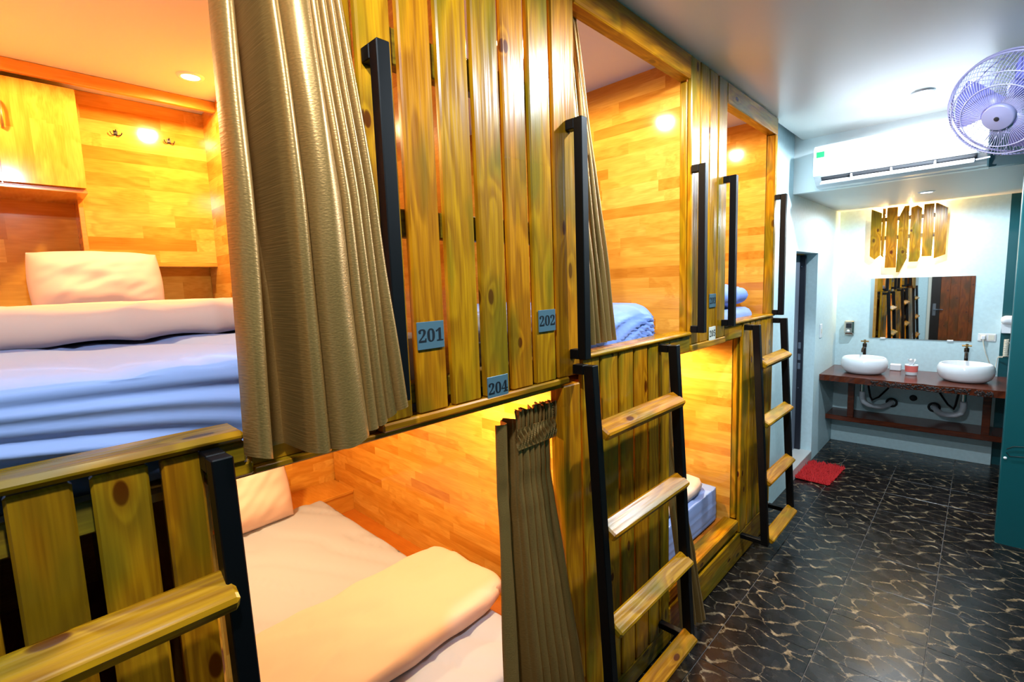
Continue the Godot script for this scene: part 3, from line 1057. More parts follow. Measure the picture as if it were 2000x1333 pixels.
	ladder(0.37, -0.206, "black ladder with wooden rungs in front of the first lower slat panel")
	ladder(-1.232, -1.80, "black ladder with wooden rungs below the plate 202 handle")
	ladder(-2.775, -3.27, "black ladder with wooden rungs at the end of the bunks")
	number_plate("201", 1.512, -0.675, "plate 201 on the slat beside the long curtain")
	number_plate("202", 1.514, -1.098, "plate 202 next to the black handle at the panel edge")
	number_plate("204", 1.350, -0.886, "plate 204 at the foot of the middle slat, over the open berth")
	number_plate("203", 1.516, -2.325, "dark blue number plate on the narrow slat panel, the upper of two")
	number_plate("205", 1.359, -2.325, "pale number plate at the foot of the narrow slat panel", true)

func bedding() -> void:
	var nz := fold_noise(5, 2.2)
	var nf := fold_noise(6, 9.0)
	# sheet stretched in folds along the foot side of a mattress
	var mattress := func(amount: float, seed_: float, fold_lean: float) -> Callable:
		return func(p: Vector3, nn: Vector3) -> Vector3:
			var q := p + nn * nz.get_noise_3d(p.x * 0.5 + seed_, p.y, p.z * 0.5) * 0.006
			if nn.x > 0.3:
				var k := smoothstep(0.085, 0.045, p.y)
				var ph := p.y + (p.z - 0.3) * fold_lean * (p.y - 0.1) * 4.0 + nz.get_noise_2d(p.z * 0.35 + seed_, p.y * 2.0) * 0.012
				var w := sin(ph * 235.0) * 0.6 + sin(ph * 137.0 + 1.0) * 0.55
				q.x += amount * w * k * nn.x
			if nn.y > 0.5:
				q.y += nz.get_noise_2d(p.x * 0.7 - p.z * 0.8 + seed_, p.x * 0.25 + p.z * 0.2) * 0.006 - pow(1.0 - absf(nf.get_noise_2d(p.z * 0.42 + p.x * 0.16 + seed_, p.x * 0.10)), 8.0) * 0.013
			return q
	var fine := Vector3(0.04, 0.006, 0.025)
	soft("mattress", "blue-sheeted mattress of the upper cupboard berth with stretched folds along its edge", "mattress", Vector3(-1.085, 1.402, -0.24), Vector3(2.00, 0.21, 1.07), 0.03, M.sheet, mattress.call(0.007, 1.0, 0.35), fine)
	soft("mattress", "blue-sheeted mattress in the opening beside plate 202", "mattress", Vector3(-1.08, 1.412, -1.42), Vector3(2.00, 0.23, 1.10), 0.085, M.duvet_blue, mattress.call(0.010, 7.0, 0.9), Vector3(0.04, 0.01, 0.025))
	soft("mattress", "blue-sheeted mattress of the last upper berth", "mattress", Vector3(-1.08, 1.37, -2.69), Vector3(1.98, 0.145, 1.04), 0.05, M.sheet, mattress.call(0.004, 13.0, 0.3), 0.04)
	soft("mattress", "pale-sheeted mattress of the open lower berth under plate 204", "mattress", Vector3(-0.99, 0.308, -0.706), Vector3(1.79, 0.15, 0.95), 0.03, M.sheet_pale, mattress.call(0.002, 21.0, 0.1), 0.02)
	soft("mattress", "pale blue-sided mattress of the last lower berth", "mattress", Vector3(-1.05, 0.335, -2.10), Vector3(1.88, 0.20, 1.22), 0.012, M.sheet, mattress.call(0.002, 33.0, 0.02), Vector3(0.04, 0.012, 0.03))
	# folded quilts
	var quilt := func(seed_: float, amp: float, hx: float, hz: float) -> Callable:
		return func(p: Vector3, nn: Vector3) -> Vector3:
			var q := p
			var ax := absf(p.x) / hx
			var az := absf(p.z) / hz
			var sq := maxf(ax, az) / maxf(0.001, pow(pow(ax, 7.0) + pow(az, 7.0), 1.0 / 7.0))
			q.x *= sq
			q.z *= sq
			var r := 0.5 - absf(nz.get_noise_2d(p.z * 1.0 + p.x * 0.6 + seed_, p.x * 1.4 - p.z * 0.5)) * 2.0
			q += nn * (r * amp + nf.get_noise_3d(p.x * 0.4 + seed_, p.y * 0.3, p.z * 0.25) * amp * 0.3 - pow(1.0 - absf(nf.get_noise_2d(p.x * 0.55 + p.z * 0.12 + seed_, p.z * 0.14)), 9.0) * amp * 0.55 * clampf(nn.y, 0.0, 1.0))
			return q
	var o := soft("folded_quilt", "cream quilt folded lengthwise across the upper cupboard berth", "quilt", Vector3(-1.13, 1.557, -0.23), Vector3(0.78, 0.10, 1.03), 0.045, M.duvet, quilt.call(3.0, 0.012, 0.39, 0.515), 0.02)
	o.rotation.y = 0.06
	o = soft("folded_quilt", "cream quilt folded across the foot of the open lower berth", "quilt", Vector3(-0.585, 0.424, -0.76), Vector3(0.50, 0.07, 1.02), 0.034, M.duvet, quilt.call(17.0, 0.009, 0.25, 0.51), 0.018)
	o.rotation.y = 0.03
	soft("folded_quilt", "pale blue quilt bunched in the last upper berth", "quilt", Vector3(-0.31, 1.515, -2.88), Vector3(0.44, 0.13, 0.56), 0.07, M.duvet_blue, quilt.call(43.0, 0.02, 0.22, 0.28), 0.025)
	soft("folded_quilt", "lavender quilt with a rounded edge on the last lower mattress", "quilt", Vector3(-0.45, 0.470, -2.17), Vector3(0.64, 0.06, 0.98), 0.028, M.duvet, quilt.call(51.0, 0.006, 0.32, 0.49), 0.03)
	var lean := Basis(Vector3.UP, PI * 0.5) * Basis(Vector3.RIGHT, -0.30)
	pillow(Vector3(-1.93, 1.70, -0.29), 0.46, 0.28, 0.19, lean, "cream pillow propped against the headboard of the upper cupboard berth", 3)
	pillow(Vector3(-1.83, 0.56, -0.72), 0.52, 0.36, 0.15, Basis(Vector3.UP, PI * 0.5) * Basis(Vector3.RIGHT, -0.35), "pink-cream pillow propped at the head of the open lower berth", 9)

func curtains() -> void:
	curtain({"seed": 1, "top": 2.45, "bottom": 1.352, "x": [[0, -0.02], [0.25, 0.02], [0.7, 0.055], [1, 0.075]],
		"za": [[0, -0.281], [1, -0.243]], "zb": [[0, -0.462], [0.6, -0.524], [1, -0.548]],
		"amp": [[0, 1.05], [0.55, 1.2], [0.8, 0.95], [1, 0.85]], "uvx": 2.2, "lift": [[0, -0.012], [0.3, 0.0], [1, 0.0]],
		"hem": [[0, 0.006], [0.2, -0.012], [0.5, -0.018], [0.75, -0.002], [1, 0.03]],
		"base": [[0, 0.0], [0.11, 0.0], [0.15, -0.085], [0.30, -0.10], [0.325, -0.006], [0.36, 0.0], [1, 0.0]],
		"prof": [[0, 0.14, 0.036], [0.32, 0.455, 0.032], [0.455, 0.70, 0.040], [0.70, 0.79, 0.017], [0.79, 0.86, 0.015], [0.86, 0.925, 0.014], [0.925, 1.0, 0.017]]},
		"long bronze satin curtain hanging over the rail beside plate 201", 320, 80)
	curtain({"seed": 2, "top": 2.50, "bottom": 1.41, "x": [[0, -0.07], [0.5, -0.06], [1, -0.045]],
		"za": [[0, -1.275], [0.3, -1.272], [1, -1.28]], "zb": [[0, -1.345], [0.25, -1.40], [1, -1.535]],
		"amp": [[0, 0.018], [0.3, 0.022], [1, 0.024]], "uvx": 1.6, "prof": pleats(7, 5)},
		"gathered bronze satin curtain at the opening beside plate 202", 120, 60)
	var c3 := curtain({"seed": 3, "top": 1.225, "bottom": 0.235, "x": [[0, -0.062], [0.3, -0.045], [0.75, 0.025], [1, 0.055]],
		"za": [[0, -0.925], [0.3, -0.905], [1, -0.80]], "zb": [[0, -1.158], [0.7, -1.163], [1, -1.18]],
		"amp": [[0, 0.022], [0.15, 0.018], [0.2, 0.014], [0.3, 0.022], [1, 0.026]], "uvx": 2.0, "hem": [[0, 0.0], [1, 0.0]],
		"base": [[0, 0.35], [0.14, 0.45], [0.2, -0.9], [0.3, -1.2], [0.36, 0.0], [1, 0.0]],
		"prof": [[0, 0.18, 0.5], [0.36, 0.46, 0.9], [0.46, 0.57, 1.0], [0.57, 0.67, 0.9], [0.67, 0.78, 1.0], [0.78, 0.89, 0.9], [0.89, 1.0, 0.9]]},
		"bronze satin curtain gathered under a ruffled heading at the open lower berth", 200, 70)
	# ruffled heading with its gathering folds
	var rf := MB.new()
	var nz := fold_noise(33, 4.0)
	rf.sheet(func(u: float, w: float) -> Vector3:
		var zz := lerpf(-0.995, -1.175, u)
		return Vector3(-0.045 + sin(u * 58.0 + nz.get_noise_2d(u * 3.0, 0.0) * 3.0) * (0.006 + 0.010 * (1.0 - w)) + 0.006 * sin(w * PI), lerpf(1.252 + nz.get_noise_2d(u * 4.0, 5.0) * 0.012, 1.17, w), zz), 90, 10, 0.002, Vector2(1, 0.3))
	part("heading_ruffle", rf, M.curtain, c3)
	var gb := MB.new()
	gb.sheet(func(u: float, w: float) -> Vector3:
		var zz := lerpf(-0.992, -1.172, u)
		var wave := sin(u * 75.0 + 2.2 * sin(w * 7.0 + u * 9.0)) * sin(w * PI)
		return Vector3(-0.034 + wave * 0.006, lerpf(1.20, 1.135, w), zz), 110, 12, 0.002, Vector2(1, 0.3))
	part("gathering_band", gb, M.curtain, c3)
	curtain({"seed": 4, "top": 1.27, "bottom": 0.03, "x": [[0, -0.05], [0.35, -0.03], [0.7, 0.028], [1, 0.05]],
		"za": [[0, -1.895], [0.5, -1.893], [1, -1.90]], "zb": [[0, -1.95], [0.3, -1.965], [1, -2.13]],
		"amp": [[0, 0.016], [0.5, 0.016], [1, 0.02]], "uvx": 1.2, "prof": pleats(5, 9), "hem": [[0, 0.05], [1, 0.0]]},
		"bronze satin curtain hanging to the floor behind the second ladder", 90, 60)
	curtain({"seed": 5, "top": 2.495, "bottom": 1.42, "x": [[0, -0.07], [1, -0.06]],
		"za": [[0, -2.50], [1, -2.50]], "zb": [[0, -2.545], [0.6, -2.55], [1, -2.60]],
		"amp": [[0, 0.014], [1, 0.016]], "uvx": 1.0, "prof": pleats(4, 12)},
		"narrow bronze satin curtain gathered in the last upper opening", 60, 40)
	for r in [[-0.53, 0.34, 2.497, -0.066, "cupboard berth"], [-2.085, -1.27, 2.497, -0.066, "opening beside plate 202"], [-3.24, -2.492, 2.497, -0.066, "last upper opening"]]:
		var m := MB.new()
		m.tube([Vector3(r[3], r[2], r[0]), Vector3(r[3], r[2], r[1])], 0.006, 10)
		single("curtain_rod", m, M.steel, "thin curtain rod behind the top beam of the " + r[4], "rod", Vector3.ZERO, "curtain rods")
	for r in [[-1.17, -0.20, 1.228, "open lower berth"], [-2.74, -1.80, 1.236, "lit lower berth"]]:
		var m := MB.new()
		m.tube([Vector3(-0.052, 1.2815, r[0]), Vector3(-0.052, 1.2815, r[1])], 0.0008, 8)
		single("curtain_rod", m, M.steel, "thin curtain wire under the deck of the " + r[3], "rod", Vector3.ZERO, "curtain rods")

func washroom() -> void:
	# live-edge counter
	var ct := thing("wash_counter", "red-brown live-edge wooden counter under the mirror", "counter", Vector3(0.6, 0.69, -5.2))
	var nz := fold_noise(71, 6.0)
	var front := PackedVector2Array()
	var k := 0
	var pts := PackedVector2Array()
	pts.append(Vector2(LEFT_X - 0.6 + 0.002, -0.345))
	for i in 41:
		var xx := lerpf(LEFT_X + 0.002, RIGHT_X - 0.002, i / 40.0)
		pts.append(Vector2(xx - 0.6, 0.315 + nz.get_noise_2d(xx * 1.5, 0.0) * 0.02 - (0.05 * smoothstep(0.45, 0.0, xx))))
	pts.append(Vector2(RIGHT_X - 0.6 - 0.002, -0.345))
	var slab := MB.new()
	slab.su = 1.6
	slab.sv = 0.8
	slab.xf = Transform3D(Basis(Vector3(1, 0, 0), Vector3(0, 0, 1), Vector3(0, -1, 0)), Vector3.ZERO)
	slab.prism(pts, -0.052, 0.0)
	part("slab", slab, M.counter, ct)
	var bark := MB.new()
	for i in 320:
		var xx := lerpf(0.30, 1.02, i / 319.0)
		var zf := 0.315 + nz.get_noise_2d(xx * 1.5, 0.0) * 0.02 - (0.05 * smoothstep(0.45, 0.0, xx))
		bark.box(Vector3(xx - 0.6, 0.022 + rng.randf_range(-0.02, 0.018), zf), Vector3(rng.randf_range(0.006, 0.016), rng.randf_range(0.006, 0.014), rng.randf_range(0.006, 0.014)), 0.0025)
	part("bark_edge", bark, M.bark, ct)
	for x in [0.115, 1.0]:
		part("leg", bx(Vector3(x - 0.624, -0.372, -0.07), Vector3(x - 0.576, 0.0, -0.025), 0.003), M.counter, ct)
	var sh := MB.new()
	sh.grain = 0
	sh.su = 0.8
	sh.sv = 2.0
	sh.box(Vector3.ZERO, Vector3(RIGHT_X - LEFT_X - 0.004, 0.045, 0.32), 0.004)
	part("lower_shelf", sh, M.counter, ct, Vector3((LEFT_X + RIGHT_X) * 0.5 - 0.6, -0.395, -0.185))
	part("rear_ledge", bx(Vector3(LEFT_X - 0.598, -0.69, -0.347), Vector3(0.45, -0.46, -0.30), 0.002), M.wall, ct)
	# basins and taps
	for b in [[0.205, "white oval basin beside the soap dispenser", 0.172, "tap behind the basin beside the soap dispenser"], [0.862, "white oval basin beside the hair dryer", 0.858, "tap behind the basin beside the hair dryer"]]:
		var t := thing("wash_basin", b[1], "basin", Vector3(b[0], 0.742, -5.20), "white basins")
		var m := MB.new()
		m.lathe([Vector2(0.0, 0.0), Vector2(0.10, 0.0), Vector2(0.13, 0.006), Vector2(0.155, 0.028), Vector2(0.169, 0.062), Vector2(0.172, 0.09), Vector2(0.168, 0.118), Vector2(0.158, 0.136), Vector2(0.149, 0.142), Vector2(0.141, 0.137), Vector2(0.144, 0.11), Vector2(0.13, 0.06), Vector2(0.09, 0.026), Vector2(0.0, 0.02)], Vector3.ZERO, 48, 1.0, 0.98)
		part("bowl", m, M.porcelain, t)
		var dm := MB.new()
		dm.lathe([Vector2(0.0, 0.024), Vector2(0.018, 0.023), Vector2(0.022, 0.017)], Vector3.ZERO, 20)
		part("drain", dm, M.chrome, t)
		var tp := thing("tap", "dark bronze pillar " + b[3], "tap", Vector3(b[2], 0.742, -5.43), "pillar taps")
		var bd := MB.new()
		bd.lathe([Vector2(0.022, 0.0), Vector2(0.022, 0.006), Vector2(0.013, 0.012), Vector2(0.012, 0.20), Vector2(0.016, 0.205), Vector2(0.016, 0.235), Vector2(0.0, 0.24)], Vector3.ZERO, 20)
		part("body", bd, M.bronze, tp)
		var spt := MB.new()
		spt.tube([Vector3(0, 0.20, 0.01), Vector3(0, 0.205, 0.06), Vector3(0, 0.195, 0.10), Vector3(0, 0.17, 0.115)], 0.009, 12)
		part("spout", spt, M.bronze, tp)
		var cr := MB.new()
		cr.tube([Vector3(-0.03, 0.255, 0), Vector3(0.03, 0.255, 0)], 0.007, 10)
		cr.tube([Vector3(0, 0.255, -0.03), Vector3(0, 0.255, 0.03)], 0.007, 10)
		cr.tube([Vector3(0, 0.235, 0), Vector3(0, 0.27, 0)], 0.009, 10)
		part("cross_handle", cr, M.brass, tp)
	# waste pipes
	for w in [[0.19, 1.0, "white waste pipe bending to the wall under the basin by the soap dispenser"], [0.865, -1.0, "white waste pipe bending to the wall under the basin by the hair dryer"]]:
		var s: float = w[1]
		var t := thing("waste_pipe", w[2], "pipe", Vector3(w[0], 0.40, -5.28), "waste pipes")
		var tail := MB.new()
		tail.tube([Vector3(0, 0.24, 0), Vector3(0, 0.14, 0)], 0.016, 14)
		part("tailpiece", tail, M.chrome, t)
		var p := []
		for c in [Vector3(0, 0.16, 0), Vector3(0, 0.10, -0.01), Vector3(0.01 * s, 0.06, -0.02), Vector3(0.04 * s, 0.03, -0.05), Vector3(0.09 * s, 0.01, -0.10), Vector3(0.13 * s, 0.0, -0.15), Vector3(0.17 * s, 0.015, -0.20), Vector3(0.19 * s, 0.03, -0.265)]:
			p.append(c)
		var pm := MB.new()
		pm.tube(p, 0.022, 16)
		part("trap", pm, M.pvc, t)
		var rg := MB.new()
		var ring := []
		for i in 21:
			var a := TAU * i / 20.0
			ring.append(Vector3(0.19 * s + cos(a) * 0.036, 0.03 + sin(a) * 0.036, -0.25))
		rg.tube(ring, 0.009, 8)
		part("rubber_collar", rg, M.rubber, t)
		var hose := MB.new()
		hose.tube([Vector3(0.03 * s, 0.25, -0.05), Vector3(0.05 * s, 0.10, -0.09), Vector3(0.06 * s, 0.06, -0.13), Vector3(0.10 * s, 0.08, -0.19), Vector3(0.16 * s, 0.16, -0.266)], 0.008, 10)
		part("hose", hose, M.rubber, t)
	var wo := MB.new()
	wo.lathe([Vector2(0.0, 0.02), Vector2(0.018, 0.02), Vector2(0.026, 0.012), Vector2(0.028, 0.0)], Vector3.ZERO, 20)
	var won := single("wall_outlet_cap", wo, M.dark_plastic, "round dark pipe cap on the wall under the counter", "cap", Vector3(0.53, 0.49, BACK_Z))
	won.rotation_degrees.x = 90
	# mirror with its clips
	var mi := thing("mirror", "frameless rectangular mirror above the basins", "mirror", Vector3(0.53, 1.02, BACK_Z))
	part("glass", bx(Vector3(-0.345, 0.003, 0.004), Vector3(0.35, 0.548, 0.009)), M.mirror, mi)
	part("backing", bx(Vector3(-0.345, 0.003, 0.0), Vector3(0.35, 0.548, 0.0038)), M.dark_plastic, mi)
	for c in [-0.24, 0.22]:
		part("clip", bx(Vector3(c - 0.02, -0.006, 0.0), Vector3(c + 0.02, 0.008, 0.014), 0.002), M.white_plastic, mi)
	# plank lamp
	var lp := thing("plank_lamp", "wall lamp of seven pointed wooden planks above the mirror", "lamp", Vector3(0.43, 1.92, -5.47))
	var planks := [[[0.171, 2.185], [0.247, 2.145], [0.247, 1.774], [0.208, 1.74], [0.172, 1.772]], [[0.251, 2.185], [0.272, 2.183], [0.270, 1.751], [0.249, 1.774]], [[0.283, 2.185], [0.357, 2.185], [0.363, 1.66], [0.285, 1.661]], [[0.404, 2.186], [0.435, 2.186], [0.436, 1.736], [0.388, 1.618], [0.366, 1.619], [0.370, 2.104]], [[0.447, 2.168], [0.489, 2.180], [0.520, 2.154], [0.523, 1.745], [0.509, 1.704], [0.449, 1.704]], [[0.532, 2.183], [0.598, 2.182], [0.600, 1.743], [0.534, 1.746]], [[0.606, 2.182], [0.618, 2.183], [0.685, 2.135], [0.686, 1.754], [0.612, 1.723]]]
	for i in planks.size():
		var poly := PackedVector2Array()
		for q in planks[i]:
			poly.append(Vector2(q[0] - 0.43, q[1] - 1.92))
		var m := MB.new()
		m.su = 0.9
		m.sv = 2.0
		m.off = Vector2(rng.randf(), rng.randf())
		m.prism(poly, -0.009 - (0.012 if i == 1 else 0.0), 0.009 - (0.014 if i == 1 else 0.0))
		part("plank", m, slat_mats[i % 5], lp)
	for y in [2.087, 1.925]:
		part("crossbar", bx(Vector3(-0.25, y - 1.938, -0.024), Vector3(0.25, y - 1.902, -0.0095), 0.002), M.batten, lp)
	for b in [[-0.2, 0.10], [0.2, 0.10]]:
		part("spacer", bx(Vector3(b[0] - 0.012, 0.15, -0.078), Vector3(b[0] + 0.012, 0.185, -0.024), 0.002), M.batten, lp)
	for y in [0.20, -0.13]:
		var m := MB.new()
		m.tube([Vector3(-0.21, y, -0.045), Vector3(0.21, y, -0.045)], 0.007, 10)
		part("led_tube", m, M.led, lp)
		for xx in [-0.14, 0.0, 0.14]:
			var l := OmniLight3D.new()
			l.name = "light"
			l.light_color = Color(1.0, 0.80, 0.52)
			l.light_energy = 0.2
			l.light_size = 0.02
			l.omni_range = 10.0
			l.omni_attenuation = 2.0
			l.shadow_enabled = true
			lp.add_child(l, true)
			l.position = Vector3(xx, y, -0.062)
	# small things on and over the counter
	var cup := thing("tissue_tub", "pink and white paper tub with tissues between the basins", "tub", Vector3(0.525, 0.742, -5.28))
	var cm := MB.new()
	cm.lathe([Vector2(0.0, 0.0), Vector2(0.034, 0.0), Vector2(0.040, 0.005), Vector2(0.045, 0.085), Vector2(0.046, 0.09), Vector2(0.0, 0.088)], Vector3.ZERO, 28)
	part("tub", cm, M.white_plastic, cup)
	var band := MB.new()
	band.lathe([Vector2(0.0425, 0.03), Vector2(0.0452, 0.082)], Vector3.ZERO, 28)
	part("printed_band", band, M.pink, cup)
	for i in 4:
		var ts := MB.new()
		var a := i * 1.6
		ts.sheet(func(u: float, w: float) -> Vector3: return Vector3(cos(a) * (w * 0.025) + (u - 0.5) * 0.035 * cos(a + 1.2), 0.085 + w * 0.05 + sin(u * 7.0) * 0.005, sin(a) * (w * 0.02) + (u - 0.5) * 0.035 * sin(a + 1.2)), 8, 6, 0.002)
		part("tissue", ts, M.white_plastic, cup)
	single("soap_tray", bx(Vector3(0.36, 0.742, -5.50), Vector3(0.44, 0.80, -5.44), 0.006), M.white_plastic, "small white box beside the basin near the soap dispenser", "box")
	var ds := thing("soap_dispenser", "chrome soap dispenser on the wall over the first basin", "dispenser", Vector3(0.036, 1.055, BACK_Z))
	part("body", bx(Vector3(-0.038, 0.0, 0.0), Vector3(0.038, 0.125, 0.07), 0.010), M.chrome, ds)
	part("window", bx(Vector3(-0.022, 0.055, 0.068), Vector3(0.022, 0.10, 0.072), 0.001), M.dark_plastic, ds)
	var btn := MB.new()
	btn.lathe([Vector2(0.0, 0.012), Vector2(0.010, 0.011), Vector2(0.013, 0.0)], Vector3.ZERO, 18)
	var bo := part("push_button", btn, M.white_plastic, ds, Vector3(-0.004, 0.028, 0.070))
	bo.rotation_degrees.x = 90
	part("bottom_tray", bx(Vector3(-0.034, -0.012, 0.0), Vector3(0.034, -0.001, 0.06), 0.003), M.chrome, ds)
	# socket, plug and hair dryer
	var so := thing("wall_socket", "white double wall socket with a plug beside the mirror", "socket", Vector3(0.972, 1.06, BACK_Z))
	part("face_plate", bx(Vector3(-0.054, -0.032, 0.0), Vector3(0.054, 0.032, 0.009), 0.003), M.white_plastic, so)
	for q in [-0.022, 0.026]:
		part("socket_insert", bx(Vector3(q - 0.018, -0.022, 0.009), Vector3(q + 0.018, 0.022, 0.0115), 0.001), M.cream, so)
	part("plug", bx(Vector3(-0.036, -0.016, 0.012), Vector3(-0.008, 0.018, 0.045), 0.005), M.white_plastic, so)
	var cord := MB.new()
	cord.tube([Vector3(-0.022, -0.01, 0.04), Vector3(-0.018, -0.05, 0.05), Vector3(0.0, -0.13, 0.045), Vector3(0.035, -0.23, 0.03), Vector3(0.06, -0.27, 0.02), Vector3(0.07, -0.16, 0.02), Vector3(0.10, -0.155, 0.03)], 0.003, 8)
	part("cord", cord, M.cream, so)
	var hd := thing("hair_dryer", "white wall hair dryer in its holder on the teal wall", "hair dryer", Vector3(1.115, 1.18, BACK_Z))
	var bd2 := MB.new()
	bd2.soft_box(Vector3(0.145, 0.07, 0.08), 0.034, 0.01, func(p: Vector3, _n: Vector3) -> Vector3: return p)
	part("barrel", bd2, M.white_plastic, hd, Vector3(0, 0.03, 0.055))
	var hol := MB.new()
	hol.prism(PackedVector2Array([Vector2(-0.068, 0.0), Vector2(0.045, 0.0), Vector2(0.005, -0.075), Vector2(-0.062, -0.075)]), 0.0, 0.06)
	part("holder", hol, M.white_plastic, hd)
	var hn := MB.new()
	hn.tube([Vector3(0.055, -0.005, 0.07), Vector3(0.03, -0.06, 0.075), Vector3(0.0, -0.115, 0.075)], [0.02, 0.018, 0.013], 14)
	part("handle", hn, M.white_plastic, hd)
	var coil := MB.new()
	var cp := []
	for i in 121:
		var a := i * TAU / 8.0
		cp.append(Vector3(-0.03 + cos(a) * 0.012, -0.125 - i * 0.00115, 0.055 + sin(a) * 0.012))
	coil.tube(cp, 0.004, 6)
	coil.tube([Vector3(0.0, -0.115, 0.075), Vector3(0.0, -0.16, 0.06), Vector3(0.005, -0.18, 0.055), Vector3(-0.02, -0.14, 0.055)], 0.0035, 8)
	coil.tube([Vector3(-0.07, -0.27, 0.03), Vector3(-0.03, -0.265, 0.05), Vector3(0.03, -0.24, 0.04), Vector3(0.10, -0.225, 0.03)], 0.0035, 8)
	part("coiled_cord", coil, M.cream, hd)
	var sw := thing("light_switch", "white wall switch between the doorway and the basins", "switch", Vector3(LEFT_X, 1.13, -4.92))
	part("face_plate", bx(Vector3(0, -0.06, -0.035), Vector3(0.008, 0.06, 0.035), 0.003), M.white_plastic, sw)
	part("rocker", bx(Vector3(0.008, -0.02, -0.012), Vector3(0.011, 0.02, 0.012), 0.001), M.cream, sw)

func aisle_things() -> void:
	# air conditioner
	var ac := thing("air_conditioner", "white wall air conditioner with open louvre under the ceiling", "air conditioner", Vector3(0.49, 2.20, SOFFIT_Z))
	var prof := PackedVector2Array([Vector2(0.0, 0.262), Vector2(0.15, 0.262), Vector2(0.185, 0.25), Vector2(0.20, 0.225), Vector2(0.205, 0.09), Vector2(0.198, 0.062), Vector2(0.165, 0.050), Vector2(0.12, 0.012), Vector2(0.085, 0.0), Vector2(0.0, 0.0)])
	var body := MB.new()
	body.xf = Transform3D(Basis(Vector3(0, 0, 1), Vector3(0, 1, 0), Vector3(-1, 0, 0)), Vector3.ZERO)
	body.prism(prof, -0.415, 0.405)
	part("body", body, M.white_plastic, ac)
	var lip := MB.new()
	lip.bar(Vector3(-0.365, 0.018, 0.178), Vector3(0.365, 0.018, 0.178), 0.05, 0.008, Vector3(0, 0.55, -1.0), 0.002)
	part("louvre", lip, M.white_plastic, ac)
	var slot := MB.new()
	slot.bar(Vector3(-0.365, 0.037, 0.157), Vector3(0.375, 0.037, 0.157), 0.052, 0.004, Vector3(0, 0.8, 1.0), 0.0)
	part("air_slot", slot, M.dark_plastic, ac)
	for i in 7:
		var xx := -0.33 + i * 0.112
		var vn := MB.new()
		vn.bar(Vector3(xx, 0.022, 0.150), Vector3(xx + 0.085, 0.026, 0.160), 0.010, 0.004, Vector3(0, 1, 0), 0.001)
		part("vane", vn, M.grey_plastic, ac)
	for xx in [-0.20, 0.0, 0.2]:
		part("divider", bx(Vector3(xx - 0.005, 0.012, 0.145), Vector3(xx + 0.005, 0.05, 0.182), 0.001), M.white_plastic, ac)
	part("energy_sticker", bx(Vector3(-0.388, 0.175, 0.2015), Vector3(-0.345, 0.21, 0.2035)), M.sticker, ac)
	part("energy_sticker", bx(Vector3(-0.388, 0.2105, 0.201), Vector3(-0.345, 0.225, 0.2030)), M.cream, ac)
	part("energy_sticker", bx(Vector3(-0.388, 0.162, 0.202), Vector3(-0.345, 0.1745, 0.2040)), M.cream, ac)
	part("emblem", bx(Vector3(0.003, 0.105, 0.2043), Vector3(0.012, 0.112, 0.2056)), M.grey_plastic, ac)
	part("emblem", bx(Vector3(0.015, 0.107, 0.2043), Vector3(0.058, 0.1105, 0.2054)), M.fan_wire, ac)
	# red mat of tufts
	var mt := thing("bath_mat", "red shaggy mat in front of the narrow doorway", "mat", Vector3(0.045, 0.0, -4.455))
	part("backing", bx(Vector3(-0.118, 0.001, -0.225), Vector3(0.118, 0.010, 0.225), 0.003), M.red, mt)
	var tf := MB.new()
	for i in 1700:
		var p := Vector3(rng.randf_range(-0.122, 0.122), 0.009, rng.randf_range(-0.23, 0.23))
		var l := Vector3(rng.randf_range(-0.022, 0.022), rng.randf_range(0.010, 0.034), rng.randf_range(-0.022, 0.022))
		var a := rng.randf() * TAU
		var s := Vector3(cos(a), 0, sin(a)) * 0.0075
		var s2 := Vector3(-sin(a), 0, cos(a)) * 0.0075
		var id := []
		for q in [s, s2, -s, -s2]:
			id.append(tf.add(p + q, (q.normalized() + Vector3.UP * 0.5), Vector2.ZERO))
		var tip := tf.add(p + l, l.normalized(), Vector2.ZERO)
		for q in 4:
			tf.tri(id[q], id[(q + 1) % 4], tip)
	var tfo := part("pile", tf, M.red, mt)
	tfo.set_meta("kind", "stuff")
	mt.rotation.y = -0.05
	# fan
	var fn := thing("wall_fan", "grey-lavender caged wall fan below the aisle ceiling", "fan", Vector3(0.972, 2.238, -2.72))
	var d := Vector3(-0.40, -0.56, 0.74).normalized()
	var xa := Vector3.UP.cross(d).normalized()
	var ya := d.cross(xa)
	var fb := Basis(xa, ya, d)
	var R := 0.2
	var rim_m := MB.new()
	rim_m.xf = Transform3D(fb, Vector3.ZERO)
	for zz in [-0.012, 0.012]:
		var ring := []
		for i in 65:
			var a := TAU * i / 64.0
			ring.append(Vector3(cos(a) * R, sin(a) * R, zz))
		rim_m.tube(ring, 0.0038, 8)
	part("rim", rim_m, M.fan_wire, fn)
	for side: float in [1.0, -1.0]:
		var wires := MB.new()
		wires.xf = Transform3D(fb, Vector3.ZERO)
		for i in (96 if side > 0.0 else 48):
			var a := TAU * i / (96.0 if side > 0.0 else 48.0)
			var p := []
			for kk in 7:
				var q := kk / 6.0
				var rr := lerpf(0.055, R, q)
				var depth := 0.085 * pow(1.0 - pow(q, 2.6), 0.6)
				var aa := a + (1.0 - q) * 0.25 * side
				p.append(Vector3(cos(aa) * rr, sin(aa) * rr, side * (depth + 0.012)))
			wires.tube(p, 0.0013, 4)
		for q: float in [0.45, 0.72]:
			var ring := []
			for i in 49:
				var a := TAU * i / 48.0
				var rr := lerpf(0.055, R, q)
				ring.append(Vector3(cos(a) * rr, sin(a) * rr, side * (0.085 * pow(1.0 - pow(q, 2.6), 0.6) + 0.014)))
			wires.tube(ring, 0.0022, 6)
		part("front_guard" if side > 0 else "rear_guard", wires, M.fan_wire, fn)
	var cap := MB.new()
